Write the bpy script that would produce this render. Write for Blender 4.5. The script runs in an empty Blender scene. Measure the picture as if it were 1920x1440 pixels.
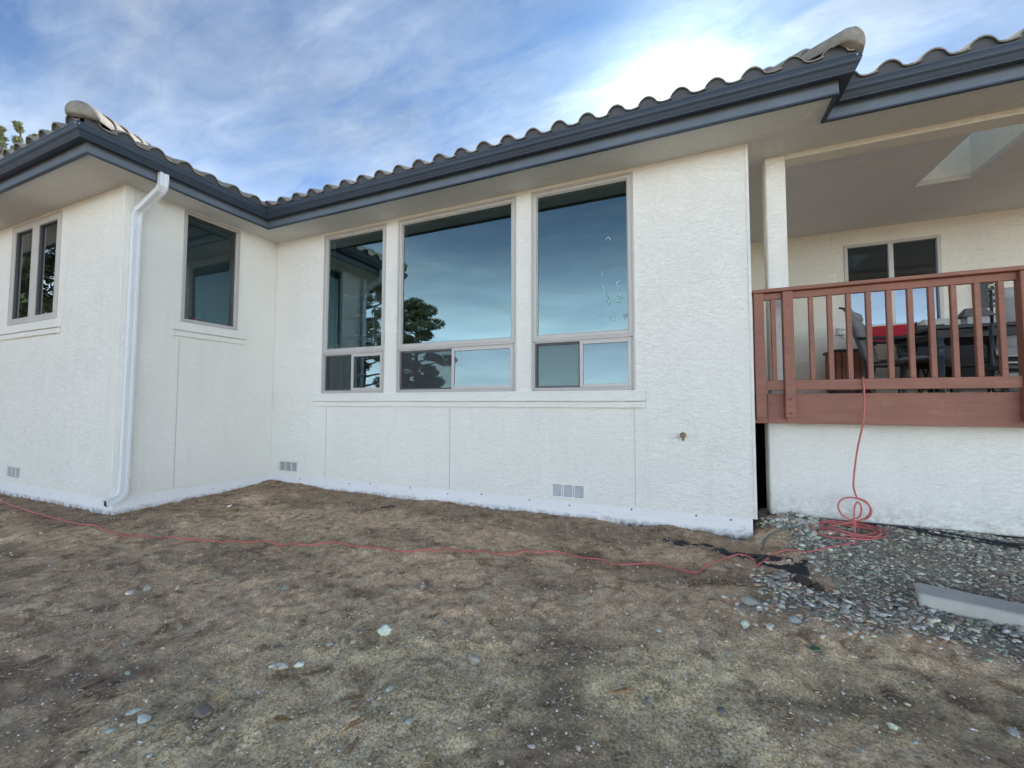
import bpy, bmesh, math, random
import numpy as np
from mathutils import Vector, Matrix

# ------------------------------------------------------------------ camera, sky, sun, exposure
scene = bpy.context.scene
R = math.radians
cam_d = bpy.data.cameras.new("camera")
cam = bpy.data.objects.new("camera", cam_d)
scene.collection.objects.link(cam)
scene.camera = cam
cam_d.sensor_width = 36.0
cam_d.lens = 766.75 / 1920 * 36.0
cam_d.clip_start = 0.05
cam_d.clip_end = 5000
YAW, PITCH, ROLL = R(-22.755), R(2.685), R(0.071)
cy_, sy_, cp_, sp_ = math.cos(YAW), math.sin(YAW), math.cos(PITCH), math.sin(PITCH)
fwd = Vector((sy_ * cp_, cy_ * cp_, sp_)); rgt = Vector((cy_, -sy_, 0)); upv = rgt.cross(fwd)
rr = rgt * math.cos(ROLL) + upv * math.sin(ROLL); uu = -rgt * math.sin(ROLL) + upv * math.cos(ROLL)
cam.matrix_world = Matrix(((rr.x, uu.x, -fwd.x, 0.0), (rr.y, uu.y, -fwd.y, -4.7), (rr.z, uu.z, -fwd.z, 1.33), (0, 0, 0, 1)))

SUN_AZ, SUN_EL = R(-1.0), R(34.5)      # azimuth from +Y towards +X
sun_dir = Vector((math.sin(SUN_AZ) * math.cos(SUN_EL), math.cos(SUN_AZ) * math.cos(SUN_EL), math.sin(SUN_EL)))
sun_l = bpy.data.lights.new("sun", 'SUN'); sun_l.energy = 2.6; sun_l.angle = R(2); sun_l.color = (1.0, 0.95, 0.88)
sun_o = bpy.data.objects.new("sun", sun_l); scene.collection.objects.link(sun_o)
sun_o.rotation_euler = (-sun_dir).to_track_quat('-Z', 'Y').to_euler()

scene.view_settings.view_transform = 'Standard'
scene.view_settings.look = 'None'
scene.view_settings.gamma = 1
scene.view_settings.use_curve_mapping = False
scene.view_settings.exposure = 1.6
scene.render.engine = 'CYCLES'
scene.cycles.max_bounces = 8
scene.cycles.diffuse_bounces = 5
scene.cycles.transparent_max_bounces = 12


class NT:
    """small helper to write node trees"""
    def __init__(s, tree):
        s.t = tree
    def n(s, kind, **kw):
        nd = s.t.nodes.new(kind)
        for k, v in kw.items():
            if k.startswith('i_'):
                nd.inputs[k[2:].replace('_', ' ')].default_value = v
            else:
                setattr(nd, k, v)
        return nd
    def l(s, a, b):
        s.t.links.new(a, b)
    def math(s, op, a, b=None, c=None, clamp=False):
        nd = s.t.nodes.new('ShaderNodeMath'); nd.operation = op; nd.use_clamp = clamp
        for i, v in enumerate((a, b, c)):
            if v is None: continue
            if isinstance(v, (int, float)): nd.inputs[i].default_value = v
            else: s.l(v, nd.inputs[i])
        return nd.outputs[0]
    def ramp(s, fac, stops, interp='LINEAR'):
        nd = s.t.nodes.new('ShaderNodeValToRGB'); nd.color_ramp.interpolation = interp
        els = nd.color_ramp.elements
        while len(els) < len(stops): els.new(0.5)
        for e, (p, c) in zip(els, stops):
            e.position = p; e.color = c if len(c) == 4 else (*c, 1)
        s.l(fac, nd.inputs[0]); return nd.outputs[0]
    def mix(s, fac, a, b, mode='MIX'):
        nd = s.t.nodes.new('ShaderNodeMix'); nd.data_type = 'RGBA'; nd.blend_type = mode
        for sock, v in ((nd.inputs[0], fac), (nd.inputs[6], a), (nd.inputs[7], b)):
            if isinstance(v, (int, float)): sock.default_value = v
            elif isinstance(v, tuple): sock.default_value = v if len(v) == 4 else (*v, 1)
            else: s.l(v, sock)
        return nd.outputs[2]
    def noise(s, vec, scale, detail=4, rough=0.5, dist=0.0):
        nd = s.t.nodes.new('ShaderNodeTexNoise')
        nd.inputs['Scale'].default_value = scale; nd.inputs['Detail'].default_value = detail
        nd.inputs['Roughness'].default_value = rough; nd.inputs['Distortion'].default_value = dist
        if vec is not None: s.l(vec, nd.inputs['Vector'])
        return nd.outputs[0]
    def mapping(s, vec, scale=(1, 1, 1), rot=(0, 0, 0), loc=(0, 0, 0)):
        nd = s.t.nodes.new('ShaderNodeMapping')
        nd.inputs['Scale'].default_value = scale; nd.inputs['Rotation'].default_value = rot; nd.inputs['Location'].default_value = loc
        s.l(vec, nd.inputs['Vector']); return nd.outputs[0]


world = bpy.data.worlds.new("World"); scene.world = world; world.use_nodes = True
wt = world.node_tree; wt.nodes.clear(); w = NT(wt)
sky = w.n('ShaderNodeTexSky', sky_type='NISHITA', sun_disc=False, sun_elevation=SUN_EL, sun_rotation=SUN_AZ,
          air_density=1.0, dust_density=0.5, ozone_density=1.4, altitude=300)
tc = w.n('ShaderNodeTexCoord')
sep = w.n('ShaderNodeSeparateXYZ'); w.l(tc.outputs['Generated'], sep.inputs[0])
zz = w.math('ADD', w.math('MAXIMUM', sep.outputs[2], 0.0), 0.16)
px_ = w.math('DIVIDE', sep.outputs[0], zz); py_ = w.math('DIVIDE', sep.outputs[1], zz)
cmb = w.n('ShaderNodeCombineXYZ'); w.l(px_, cmb.inputs[0]); w.l(py_, cmb.inputs[1])
# thin high cloud, drawn out in streaks
streak = w.noise(w.mapping(cmb.outputs[0], scale=(1.0, 2.1, 1.0), rot=(0, 0, R(32))), 1.15, 7, 0.58, 0.5)
fine = w.noise(w.mapping(cmb.outputs[0], scale=(1.0, 3.0, 1.0), rot=(0, 0, R(50)), loc=(3.1, 1.7, 0)), 3.2, 6, 0.62, 0.7)
big = w.noise(w.mapping(cmb.outputs[0], loc=(7.3, 2.2, 0)), 0.55, 3, 0.5, 0.2)
dotn = w.n('ShaderNodeVectorMath', operation='DOT_PRODUCT'); w.l(tc.outputs['Generated'], dotn.inputs[0]); dotn.inputs[1].default_value = sun_dir
near = w.math('MAXIMUM', dotn.outputs['Value'], 0.0)
g_wide = w.math('POWER', near, 4.0)
g_mid = w.math('POWER', near, 40.0)
g_core = w.math('POWER', near, 160.0)
cover = w.math('ADD', w.math('MULTIPLY', streak, 0.62), w.math('MULTIPLY', fine, 0.30))
cover = w.math('ADD', cover, w.math('MULTIPLY', big, 0.28))
cover = w.math('ADD', cover, w.math('MULTIPLY', g_wide, 0.09))
cmask = w.ramp(cover, [(0.54, (0, 0, 0)), (0.70, (0.34, 0.34, 0.34)), (0.92, (0.92, 0.92, 0.92))])
# cloud light: lit from behind near the sun, soft grey-blue inside
shade = w.noise(w.mapping(cmb.outputs[0], scale=(1.0, 1.6, 1.0), rot=(0, 0, R(20)), loc=(1.2, 5.0, 0)), 2.4, 6, 0.6, 0.4)
lum = w.math('ADD', w.math('MULTIPLY', shade, 1.8), -0.05)
lum = w.math('MULTIPLY', lum, w.math('ADD', w.math('ADD', w.math('MULTIPLY', g_wide, 0.16), w.math('MULTIPLY', g_mid, 0.7)), 1.0))
lum = w.math('ADD', lum, w.math('MULTIPLY', g_core, 5.0))
cc = w.n('ShaderNodeVectorMath', operation='SCALE'); cc.inputs[0].default_value = (2.7, 3.0, 3.15); w.l(lum, cc.inputs['Scale'])
skyc = w.n('ShaderNodeVectorMath', operation='MULTIPLY'); w.l(sky.outputs[0], skyc.inputs[0]); skyc.inputs[1].default_value = (0.19, 0.325, 0.46)
mixed = w.mix(cmask, skyc.outputs[0], cc.outputs[0])
# the pale, much brighter air low over the horizon, the same all the way round
hz = w.math('POWER', w.math('DIVIDE', w.math('MAXIMUM', sep.outputs[2], 0.0), 0.22), 1.6)
hz = w.math('EXPONENT', w.math('MULTIPLY', hz, -1.0))
hzc = w.n('ShaderNodeVectorMath', operation='SCALE'); hzn = w.noise(w.mapping(tc.outputs['Generated'], scale=(3.0, 3.0, 16.0)), 1.0, 5, 0.6, 0.5)
hz = w.math('MULTIPLY', hz, w.math('MULTIPLY_ADD', hzn, 1.1, 0.45))
hzc.inputs[0].default_value = (14.6, 15.9, 16.3); w.l(hz, hzc.inputs['Scale'])
hza = w.n('ShaderNodeVectorMath', operation='ADD'); w.l(mixed, hza.inputs[0]); w.l(hzc.outputs[0], hza.inputs[1])
mixed = hza.outputs[0]
bg = w.n('ShaderNodeBackground'); bg.inputs['Strength'].default_value = 0.1
w.l(mixed, bg.inputs['Color'])
wo = w.n('ShaderNodeOutputWorld'); w.l(bg.outputs[0], wo.inputs['Surface'])
# ------------------------------------------------------------------ materials
MATS = {}
def new_mat(name):
    m = bpy.data.materials.new(name); m.use_nodes = True
    t = m.node_tree; t.nodes.clear(); k = NT(t)
    out = k.n('ShaderNodeOutputMaterial'); b = k.n('ShaderNodeBsdfPrincipled')
    k.l(b.outputs[0], out.inputs['Surface'])
    tcn = k.n('ShaderNodeTexCoord')
    MATS[name] = m
    return m, k, b, tcn.outputs['Object'], out

def world_pos(k):
    g = k.n('ShaderNodeNewGeometry'); return g.outputs['Position']

def bump(k, b, h, dist, strength=1.0):
    bn = k.n('ShaderNodeBump'); bn.inputs['Distance'].default_value = dist; bn.inputs['Strength'].default_value = strength
    k.l(h, bn.inputs['Height']); k.l(bn.outputs[0], b.inputs['Normal']); return bn

def m_stucco(name, col, rough=0.85, relief=0.0045, dirt=0.0, tint=0.13, low=(0.70, 0.72, 0.74)):
    m, k, b, ob, out = new_mat(name)
    P = world_pos(k)
    wob = k.noise(P, 3.0, 3, 0.5)
    v = k.mapping(P, scale=(15, 15, 36))
    n1 = k.noise(v, 1.0, 3, 0.55, 1.1)
    r1 = k.math('ABSOLUTE', k.math('SUBTRACT', n1, 0.5))
    r1 = k.ramp(r1, [(0.0, (0, 0, 0)), (0.045, (0.75, 0.75, 0.75)), (0.14, (1, 1, 1))])
    v2 = k.mapping(P, scale=(23, 23, 58), loc=(3, 1, 2))
    n2 = k.noise(v2, 1.0, 3, 0.6, 0.9)
    r2 = k.math('ABSOLUTE', k.math('SUBTRACT', n2, 0.52))
    r2 = k.ramp(r2, [(0.0, (0, 0, 0)), (0.05, (0.8, 0.8, 0.8)), (0.15, (1, 1, 1))])
    mask = k.ramp(wob, [(0.35, (0, 0, 0)), (0.65, (1, 1, 1))])
    grain = k.noise(P, 260, 3, 0.6)
    h = k.math('ADD', k.math('MULTIPLY', r1, 0.8), k.math('MULTIPLY', k.math('MULTIPLY', r2, mask), 0.45))
    h = k.math('ADD', h, k.math('MULTIPLY', n1, 1.2))
    h = k.math('ADD', h, k.math('MULTIPLY', grain, 0.22))
    bump(k, b, h, relief)
    broad = k.noise(k.mapping(P, scale=(0.7, 0.7, 0.5)), 1.0, 4, 0.6)
    c = k.mix(k.ramp(broad, [(0.35, (0, 0, 0)), (0.7, (1, 1, 1))]), tuple(x * 0.95 for x in col), col)
    c = k.mix(k.math('MULTIPLY', k.math('SUBTRACT', 1.0, r1), tint), c, tuple(x * 0.55 for x in col))
    run = k.noise(k.mapping(P, scale=(7, 7, 0.5)), 1.0, 5, 0.65)
    c = k.mix(k.ramp(run, [(0.52, (0, 0, 0)), (0.72, (0.16, 0.16, 0.16))]), c, tuple(x * 0.72 for x in col))
    # splashed soil low down
    sp = k.n('ShaderNodeSeparateXYZ'); k.l(P, sp.inputs[0])
    if dirt:
        spl = k.noise(P, 16, 5, 0.7)
        lowm = k.math('SUBTRACT', 1.25, k.math('MULTIPLY', sp.outputs[2], 1 / dirt), clamp=True)
        d = k.math('MULTIPLY', k.math('MULTIPLY', lowm, lowm), k.ramp(spl, [(0.42, (0, 0, 0)), (0.62, (1, 1, 1))]))
        c = k.mix(k.math('MULTIPLY', d, 0.55), c, (0.17, 0.13, 0.10))
    k.l(c, b.inputs['Base Color']); b.inputs['Roughness'].default_value = rough
    b.inputs['Specular IOR Level'].default_value = 0.25
    return m

def m_paint(name, col, rough=0.45, grain=0.0, grainscale=(2, 60, 60), var=0.12, spec=0.5, speckle=0.0, streak=False):
    m, k, b, ob, out = new_mat(name)
    P = world_pos(k)
    n = k.noise(P, 2.3, 5, 0.62)
    c = k.mix(k.ramp(n, [(0.3, (0, 0, 0)), (0.7, (1, 1, 1))]), tuple(x * (1 - var) for x in col), tuple(min(1, x * (1 + var)) for x in col))
    if streak:
        st_ = k.noise(k.mapping(P, scale=(2.2, 45, 45)), 1.0, 6, 0.7, 0.4)
        c = k.mix(k.ramp(st_, [(0.42, (0, 0, 0)), (0.66, (0.5, 0.5, 0.5))]), c, tuple(x * 0.62 for x in col))
        wn = k.noise(P, 6, 6, 0.75)
        c = k.mix(k.ramp(wn, [(0.60, (0, 0, 0)), (0.68, (0.30, 0.30, 0.30))]), c, (0.36, 0.22, 0.17))
    if speckle:
        s = k.noise(P, 55, 4, 0.7)
        c = k.mix(k.math('MULTIPLY', k.ramp(s, [(0.60, (0, 0, 0)), (0.72, (1, 1, 1))]), speckle), c, (0.16, 0.13, 0.11))
    k.l(c, b.inputs['Base Color'])
    rn = k.noise(P, 9, 4, 0.6)
    k.l(k.math('ADD', k.math('MULTIPLY', rn, 0.16), rough - 0.08), b.inputs['Roughness'])
    b.inputs['Specular IOR Level'].default_value = spec
    if grain:
        bump(k, b, k.noise(k.mapping(P, scale=grainscale), 1.0, 5, 0.6, 0.3), grain)
    return m

def m_plain(name, col, rough=0.6, metal=0.0, spec=0.5):
    m, k, b, ob, out = new_mat(name)
    n = k.noise(world_pos(k), 14, 4, 0.6)
    c = k.mix(n, tuple(x * 0.85 for x in col), tuple(min(1, x * 1.12) for x in col))
    k.l(c, b.inputs['Base Color'])
    b.inputs['Roughness'].default_value = rough; b.inputs['Metallic'].default_value = metal
    b.inputs['Specular IOR Level'].default_value = spec
    return m

stucco = m_stucco('stucco', (0.87, 0.855, 0.805), relief=0.0028, tint=0.05)
skirt_stucco = m_stucco('skirt_stucco', (0.86, 0.845, 0.80), relief=0.0022, dirt=0.45, tint=0.05)
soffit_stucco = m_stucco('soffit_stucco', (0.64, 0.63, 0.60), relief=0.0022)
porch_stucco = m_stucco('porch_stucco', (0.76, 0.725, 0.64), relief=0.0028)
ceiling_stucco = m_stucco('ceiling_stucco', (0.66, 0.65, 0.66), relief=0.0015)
shaft_mat = m_stucco('shaft_plaster', (0.86, 0.87, 0.83), relief=0.0025)

# painted concrete foundation, scuffed and soil-splashed
m, k, b, ob, out = new_mat('foundation'); P = world_pos(k)
sp = k.n('ShaderNodeSeparateXYZ'); k.l(P, sp.inputs[0])
n = k.noise(k.mapping(P, scale=(9, 9, 22)), 1.0, 6, 0.65, 0.6)
lowm = k.math('SUBTRACT', 1.25, k.math('MULTIPLY', sp.outputs[2], 7.0), clamp=True)
f = k.math('MULTIPLY', k.ramp(n, [(0.58, (0, 0, 0)), (0.66, (1, 1, 1))]), lowm)
c = k.mix(k.noise(P, 3, 4, 0.6), (0.76, 0.76, 0.79), (0.86, 0.86, 0.88))
c = k.mix(k.math('MULTIPLY', f, 0.45), c, (0.30, 0.27, 0.25))
bottom = k.math('SUBTRACT', 0.9, k.math('MULTIPLY', sp.outputs[2], 14.0), clamp=True)
c = k.mix(k.math('MULTIPLY', bottom, k.ramp(k.noise(P, 14, 6, 0.7), [(0.38, (0, 0, 0)), (0.6, (1, 1, 1))])), c, (0.12, 0.09, 0.07))
k.l(c, b.inputs['Base Color']); b.inputs['Roughness'].default_value = 0.8
bump(k, b, k.math('ADD', n, k.math('MULTIPLY', k.noise(P, 60, 4, 0.6), 0.4)), 0.003)
foundation_mat = m

fascia_mat = m_paint('fascia_paint', (0.125, 0.155, 0.195), 0.55, grain=0.0015, grainscale=(1.5, 1.5, 70), var=0.13)
gutter_mat = m_paint('gutter_metal', (0.036, 0.050, 0.074), 0.48, var=0.14, spec=0.45)
frame_mat = m_paint('window_frame_vinyl', (0.46, 0.435, 0.415), 0.42, var=0.05)
sash_mat = m_paint('window_sash_vinyl', (0.51, 0.485, 0.465), 0.40, var=0.05)
dark_frame = m_plain('screen_frame', (0.09, 0.085, 0.09), 0.5)
white_metal = m_paint('downspout_metal', (0.74, 0.77, 0.80), 0.35, var=0.05, speckle=0.35)
deck_mat = m_paint('deck_stain', (0.285, 0.118, 0.078), 0.60, grain=0.0022, grainscale=(3, 60, 60), var=0.16, speckle=0.35, streak=True)
tile_mat, k, b, ob, out = new_mat('roof_tile'); P = world_pos(k)
oi = k.n('ShaderNodeObjectInfo')
n = k.noise(P, 11, 5, 0.65)
c = k.ramp(n, [(0.3, (0.15, 0.15, 0.132)), (0.5, (0.235, 0.228, 0.198)), (0.72, (0.34, 0.33, 0.29))])
c = k.mix(k.math('MULTIPLY', oi.outputs['Random'], 0.5), c, (0.27, 0.23, 0.20))
c = k.mix(k.ramp(k.noise(P, 38, 4, 0.7), [(0.62, (0, 0, 0)), (0.70, (0.6, 0.6, 0.6))]), c, (0.10, 0.11, 0.07))
k.l(c, b.inputs['Base Color']); b.inputs['Roughness'].default_value = 0.75
bump(k, b, k.noise(P, 120, 4, 0.6), 0.002)
closure_mat = m_plain('eave_closure', (0.085, 0.095, 0.115), 0.7)
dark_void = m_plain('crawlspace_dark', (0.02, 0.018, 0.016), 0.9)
joint_mat = m_plain('joint_strip', (0.52, 0.51, 0.48), 0.8)  # darker strip drawn for the control joints of the walls
vent_mat = m_plain('vent_metal', (0.70, 0.70, 0.69), 0.5)
vent_dark = m_plain('vent_back', (0.05, 0.055, 0.06), 0.8)
brass_mat = m_paint('weathered_brass', (0.25, 0.16, 0.10), 0.5, var=0.4)
black_plastic = m_plain('black_plastic', (0.018, 0.019, 0.022), 0.45)
white_plastic = m_plain('white_plastic', (0.62, 0.62, 0.58), 0.5)
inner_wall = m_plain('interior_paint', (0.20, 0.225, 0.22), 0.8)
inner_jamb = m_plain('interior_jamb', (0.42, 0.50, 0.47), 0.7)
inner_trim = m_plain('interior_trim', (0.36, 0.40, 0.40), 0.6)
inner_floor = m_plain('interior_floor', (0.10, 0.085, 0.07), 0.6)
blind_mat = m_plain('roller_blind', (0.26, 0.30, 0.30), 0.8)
cord_mat = m_paint('red_cord_rubber', (0.52, 0.14, 0.13), 0.5, var=0.25, speckle=0.6)
hose_mat = m_plain('grey_hose_rubber', (0.13, 0.155, 0.15), 0.6)
cable_mat = m_plain('black_cable_rubber', (0.016, 0.017, 0.022), 0.5)
sling_mat = m_plain('grey_sling_fabric', (0.20, 0.20, 0.205), 0.85)
pad_mat = m_plain('light_grey_cushion', (0.40, 0.40, 0.385), 0.9)
bronze_mat = m_plain('dark_chair_metal', (0.022, 0.028, 0.034), 0.45, spec=0.6)
table_mat = m_plain('black_table_top', (0.020, 0.022, 0.026), 0.4)
leg_mat = m_plain('blue_grey_table_leg', (0.045, 0.065, 0.080), 0.45)
red_mat = m_plain('red_canvas', (0.42, 0.012, 0.03), 0.8)
slat_mat = m_paint('oiled_slat_wood', (0.22, 0.085, 0.050), 0.6, grain=0.001, grainscale=(30, 30, 3), var=0.3)
sill_red = m_plain('red_carton', (0.62, 0.07, 0.05), 0.5)
lantern_roof = m_plain('grey_felt', (0.16, 0.155, 0.15), 0.8)
lantern_wall = m_plain('pale_lantern_wall', (0.50, 0.53, 0.54), 0.6)
bench_mat = m_plain('pale_grey_bench', (0.42, 0.435, 0.42), 0.8)
decal_mat = m_plain('white_decal', (0.50, 0.66, 0.72), 0.6)
green_decal = m_plain('pale_green_decal', (0.28, 0.55, 0.52), 0.6)
wood_chip = m_plain('split_wood', (0.62, 0.42, 0.20), 0.8)
twig_mat = m_plain('dry_twig', (0.20, 0.15, 0.11), 0.9)
string_mat = m_plain('pale_string', (0.52, 0.48, 0.38), 0.9)
bark = m_plain('bark', (0.085, 0.06, 0.045), 0.95)

# glass pane: mirror-like reflection over a dim see-through pane
def m_glass(name, tint, refl, boost):
    m, k, b, ob, out = new_mat(name)
    k.t.nodes.remove(b)
    P = world_pos(k)
    tr = k.n('ShaderNodeBsdfTransparent'); tr.inputs[0].default_value = (*tint, 1)
    gl = k.n('ShaderNodeBsdfGlossy'); gl.inputs['Color'].default_value = (*refl, 1); gl.inputs['Roughness'].default_value = 0.0
    bn = k.n('ShaderNodeBump'); bn.inputs['Distance'].default_value = 0.0012
    k.l(k.noise(P, 1.6, 2, 0.4), bn.inputs['Height']); k.l(bn.outputs[0], gl.inputs['Normal'])
    lw = k.n('ShaderNodeFresnel'); lw.inputs['IOR'].default_value = 1.55
    fac = k.math('MULTIPLY_ADD', lw.outputs[0], 1.5, boost, clamp=True)
    mx = k.n('ShaderNodeMixShader'); k.l(fac, mx.inputs[0]); k.l(tr.outputs[0], mx.inputs[1]); k.l(gl.outputs[0], mx.inputs[2])
    k.l(mx.outputs[0], out.inputs['Surface'])
    return m
glass = m_glass('coated_glass', (0.66, 0.74, 0.75), (0.66, 0.95, 1.0), 0.125)
glass_low = m_glass('slider_glass', (0.66, 0.74, 0.75), (0.60, 0.80, 0.90), 0.055)
glass_b = m_glass('coated_glass_wing', (0.42, 0.50, 0.52), (0.80, 0.90, 0.95), 0.04)
glass_porch = m_glass('porch_glass', (0.14, 0.17, 0.20), (0.70, 0.85, 1.0), 0.12)
# insect screen: fine dark mesh one sees through
m, k, b, ob, out = new_mat('insect_screen')
tr = k.n('ShaderNodeBsdfTransparent'); b.inputs['Base Color'].default_value = (0.055, 0.062, 0.070, 1); b.inputs['Roughness'].default_value = 0.8
mx = k.n('ShaderNodeMixShader'); mx.inputs[0].default_value = 0.52
k.l(tr.outputs[0], mx.inputs[1]); k.l(b.outputs[0], mx.inputs[2]); k.l(mx.outputs[0], out.inputs['Surface'])
screen_mat = m
# frosted skylight dome
m, k, b, ob, out = new_mat('skylight_glazing')
k.t.nodes.remove(b)
tr = k.n('ShaderNodeBsdfTransparent'); tr.inputs[0].default_value = (0.94, 0.98, 0.95, 1)
k.l(tr.outputs[0], out.inputs['Surface']); skylight_glass = m

# soil
m, k, b, ob, out = new_mat('soil'); P = world_pos(k)
at = k.n('ShaderNodeAttribute'); at.attribute_name = 'zone'
sc = k.n('ShaderNodeSeparateColor'); k.l(at.outputs['Color'], sc.inputs[0])
grav, dark, tan = sc.outputs[0], sc.outputs[1], sc.outputs[2]
n0 = k.noise(P, 2.2, 6, 0.65); n1 = k.noise(P, 13, 6, 0.7, 0.3); n2 = k.noise(P, 70, 5, 0.7); n3 = k.noise(P, 230, 3, 0.6)
base = k.ramp(n1, [(0.30, (0.374, 0.240, 0.154)), (0.50, (0.727, 0.485, 0.312)), (0.70, (0.800, 0.720, 0.524))])
olive = k.ramp(n2, [(0.32, (0.525, 0.280, 0.158)), (0.52, (0.800, 0.681, 0.395)), (0.70, (0.800, 0.681, 0.600))])
c = k.mix(k.math('MULTIPLY', tan, 0.85), base, olive)
fleck = k.ramp(n2, [(0.34, (0.62, 0.61, 0.60)), (0.5, (1, 1, 1)), (0.66, (1.4, 1.38, 1.32))])
c = k.mix(0.85, c, fleck, 'MULTIPLY')
c = k.mix(k.math('MULTIPLY', dark, 0.66), c, (0.185, 0.130, 0.094))
gc = k.ramp(k.noise(P, 45, 5, 0.7), [(0.3, (0.13, 0.12, 0.10)), (0.5, (0.25, 0.25, 0.22)), (0.68, (0.42, 0.42, 0.39))])
c = k.mix(k.math('MULTIPLY', grav, 0.75), c, gc)
mott = k.ramp(k.noise(P, 5.5, 5, 0.7, 0.6), [(0.36, (0.50, 0.46, 0.43)), (0.47, (1, 1, 1)), (0.66, (1.22, 1.22, 1.20))])
c = k.mix(0.9, c, mott, 'MULTIPLY')
vor = k.n('ShaderNodeTexVoronoi'); vor.inputs['Scale'].default_value = 85; k.l(P, vor.inputs['Vector'])
spk = k.math('MULTIPLY', k.ramp(vor.outputs['Distance'], [(0.10, (1, 1, 1)), (0.20, (0, 0, 0))]), k.ramp(k.noise(P, 31, 3, 0.6), [(0.52, (0, 0, 0)), (0.60, (1, 1, 1))]))
c = k.mix(k.math('MULTIPLY', spk, 0.6), c, (0.42, 0.39, 0.33))
k.l(c, b.inputs['Base Color']); b.inputs['Roughness'].default_value = 0.95; b.inputs['Specular IOR Level'].default_value = 0.15
h = k.math('ADD', k.math('MULTIPLY', n1, 1.0), k.math('MULTIPLY', n2, 0.55)); h = k.math('ADD', h, k.math('MULTIPLY', n3, 0.25))
bump(k, b, h, 0.014)
soil_mat = m

def m_attr(name, rough=0.8, relief=0.002, scale=90):
    m, k, b, ob, out = new_mat(name); P = world_pos(k)
    at = k.n('ShaderNodeAttribute'); at.attribute_name = 'tone'
    n = k.noise(P, scale, 4, 0.65)
    c = k.mix(1.0, at.outputs['Color'], k.ramp(n, [(0.3, (0.72, 0.72, 0.72)), (0.7, (1.2, 1.2, 1.2))]), 'MULTIPLY')
    k.l(c, b.inputs['Base Color']); b.inputs['Roughness'].default_value = rough
    bump(k, b, n, relief); return m
stone_mat = m_attr('crushed_stone', 0.75, 0.0025, 80)
chip_mat = m_attr('soil_debris', 0.9, 0.001, 150)
leaf_mat = m_attr('needle_foliage', 0.85, 0.001, 8)
concrete_mat = m_paint('concrete', (0.53, 0.515, 0.47), 0.9, grain=0.004, grainscale=(25, 25, 25), var=0.2, speckle=0.25)
fabric_mat = m_paint('black_weed_fabric', (0.022, 0.023, 0.027), 0.55, grain=0.006, grainscale=(18, 18, 18), var=0.5)

# ------------------------------------------------------------------ mesh helpers
COL = scene.collection
def props(o, label=None, cat=None, group=None, kind=None):
    if label: o['label'] = label
    if cat: o['category'] = cat
    if group: o['group'] = group
    if kind: o['kind'] = kind
    return o

def empty(name, loc=(0, 0, 0), rz=0, **kw):
    o = bpy.data.objects.new(name, None); COL.objects.link(o); o.location = loc; o.rotation_euler[2] = rz
    o.empty_display_size = 0.2
    o['_origin'] = 0
    del o['_origin']
    return props(o, **kw)

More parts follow.
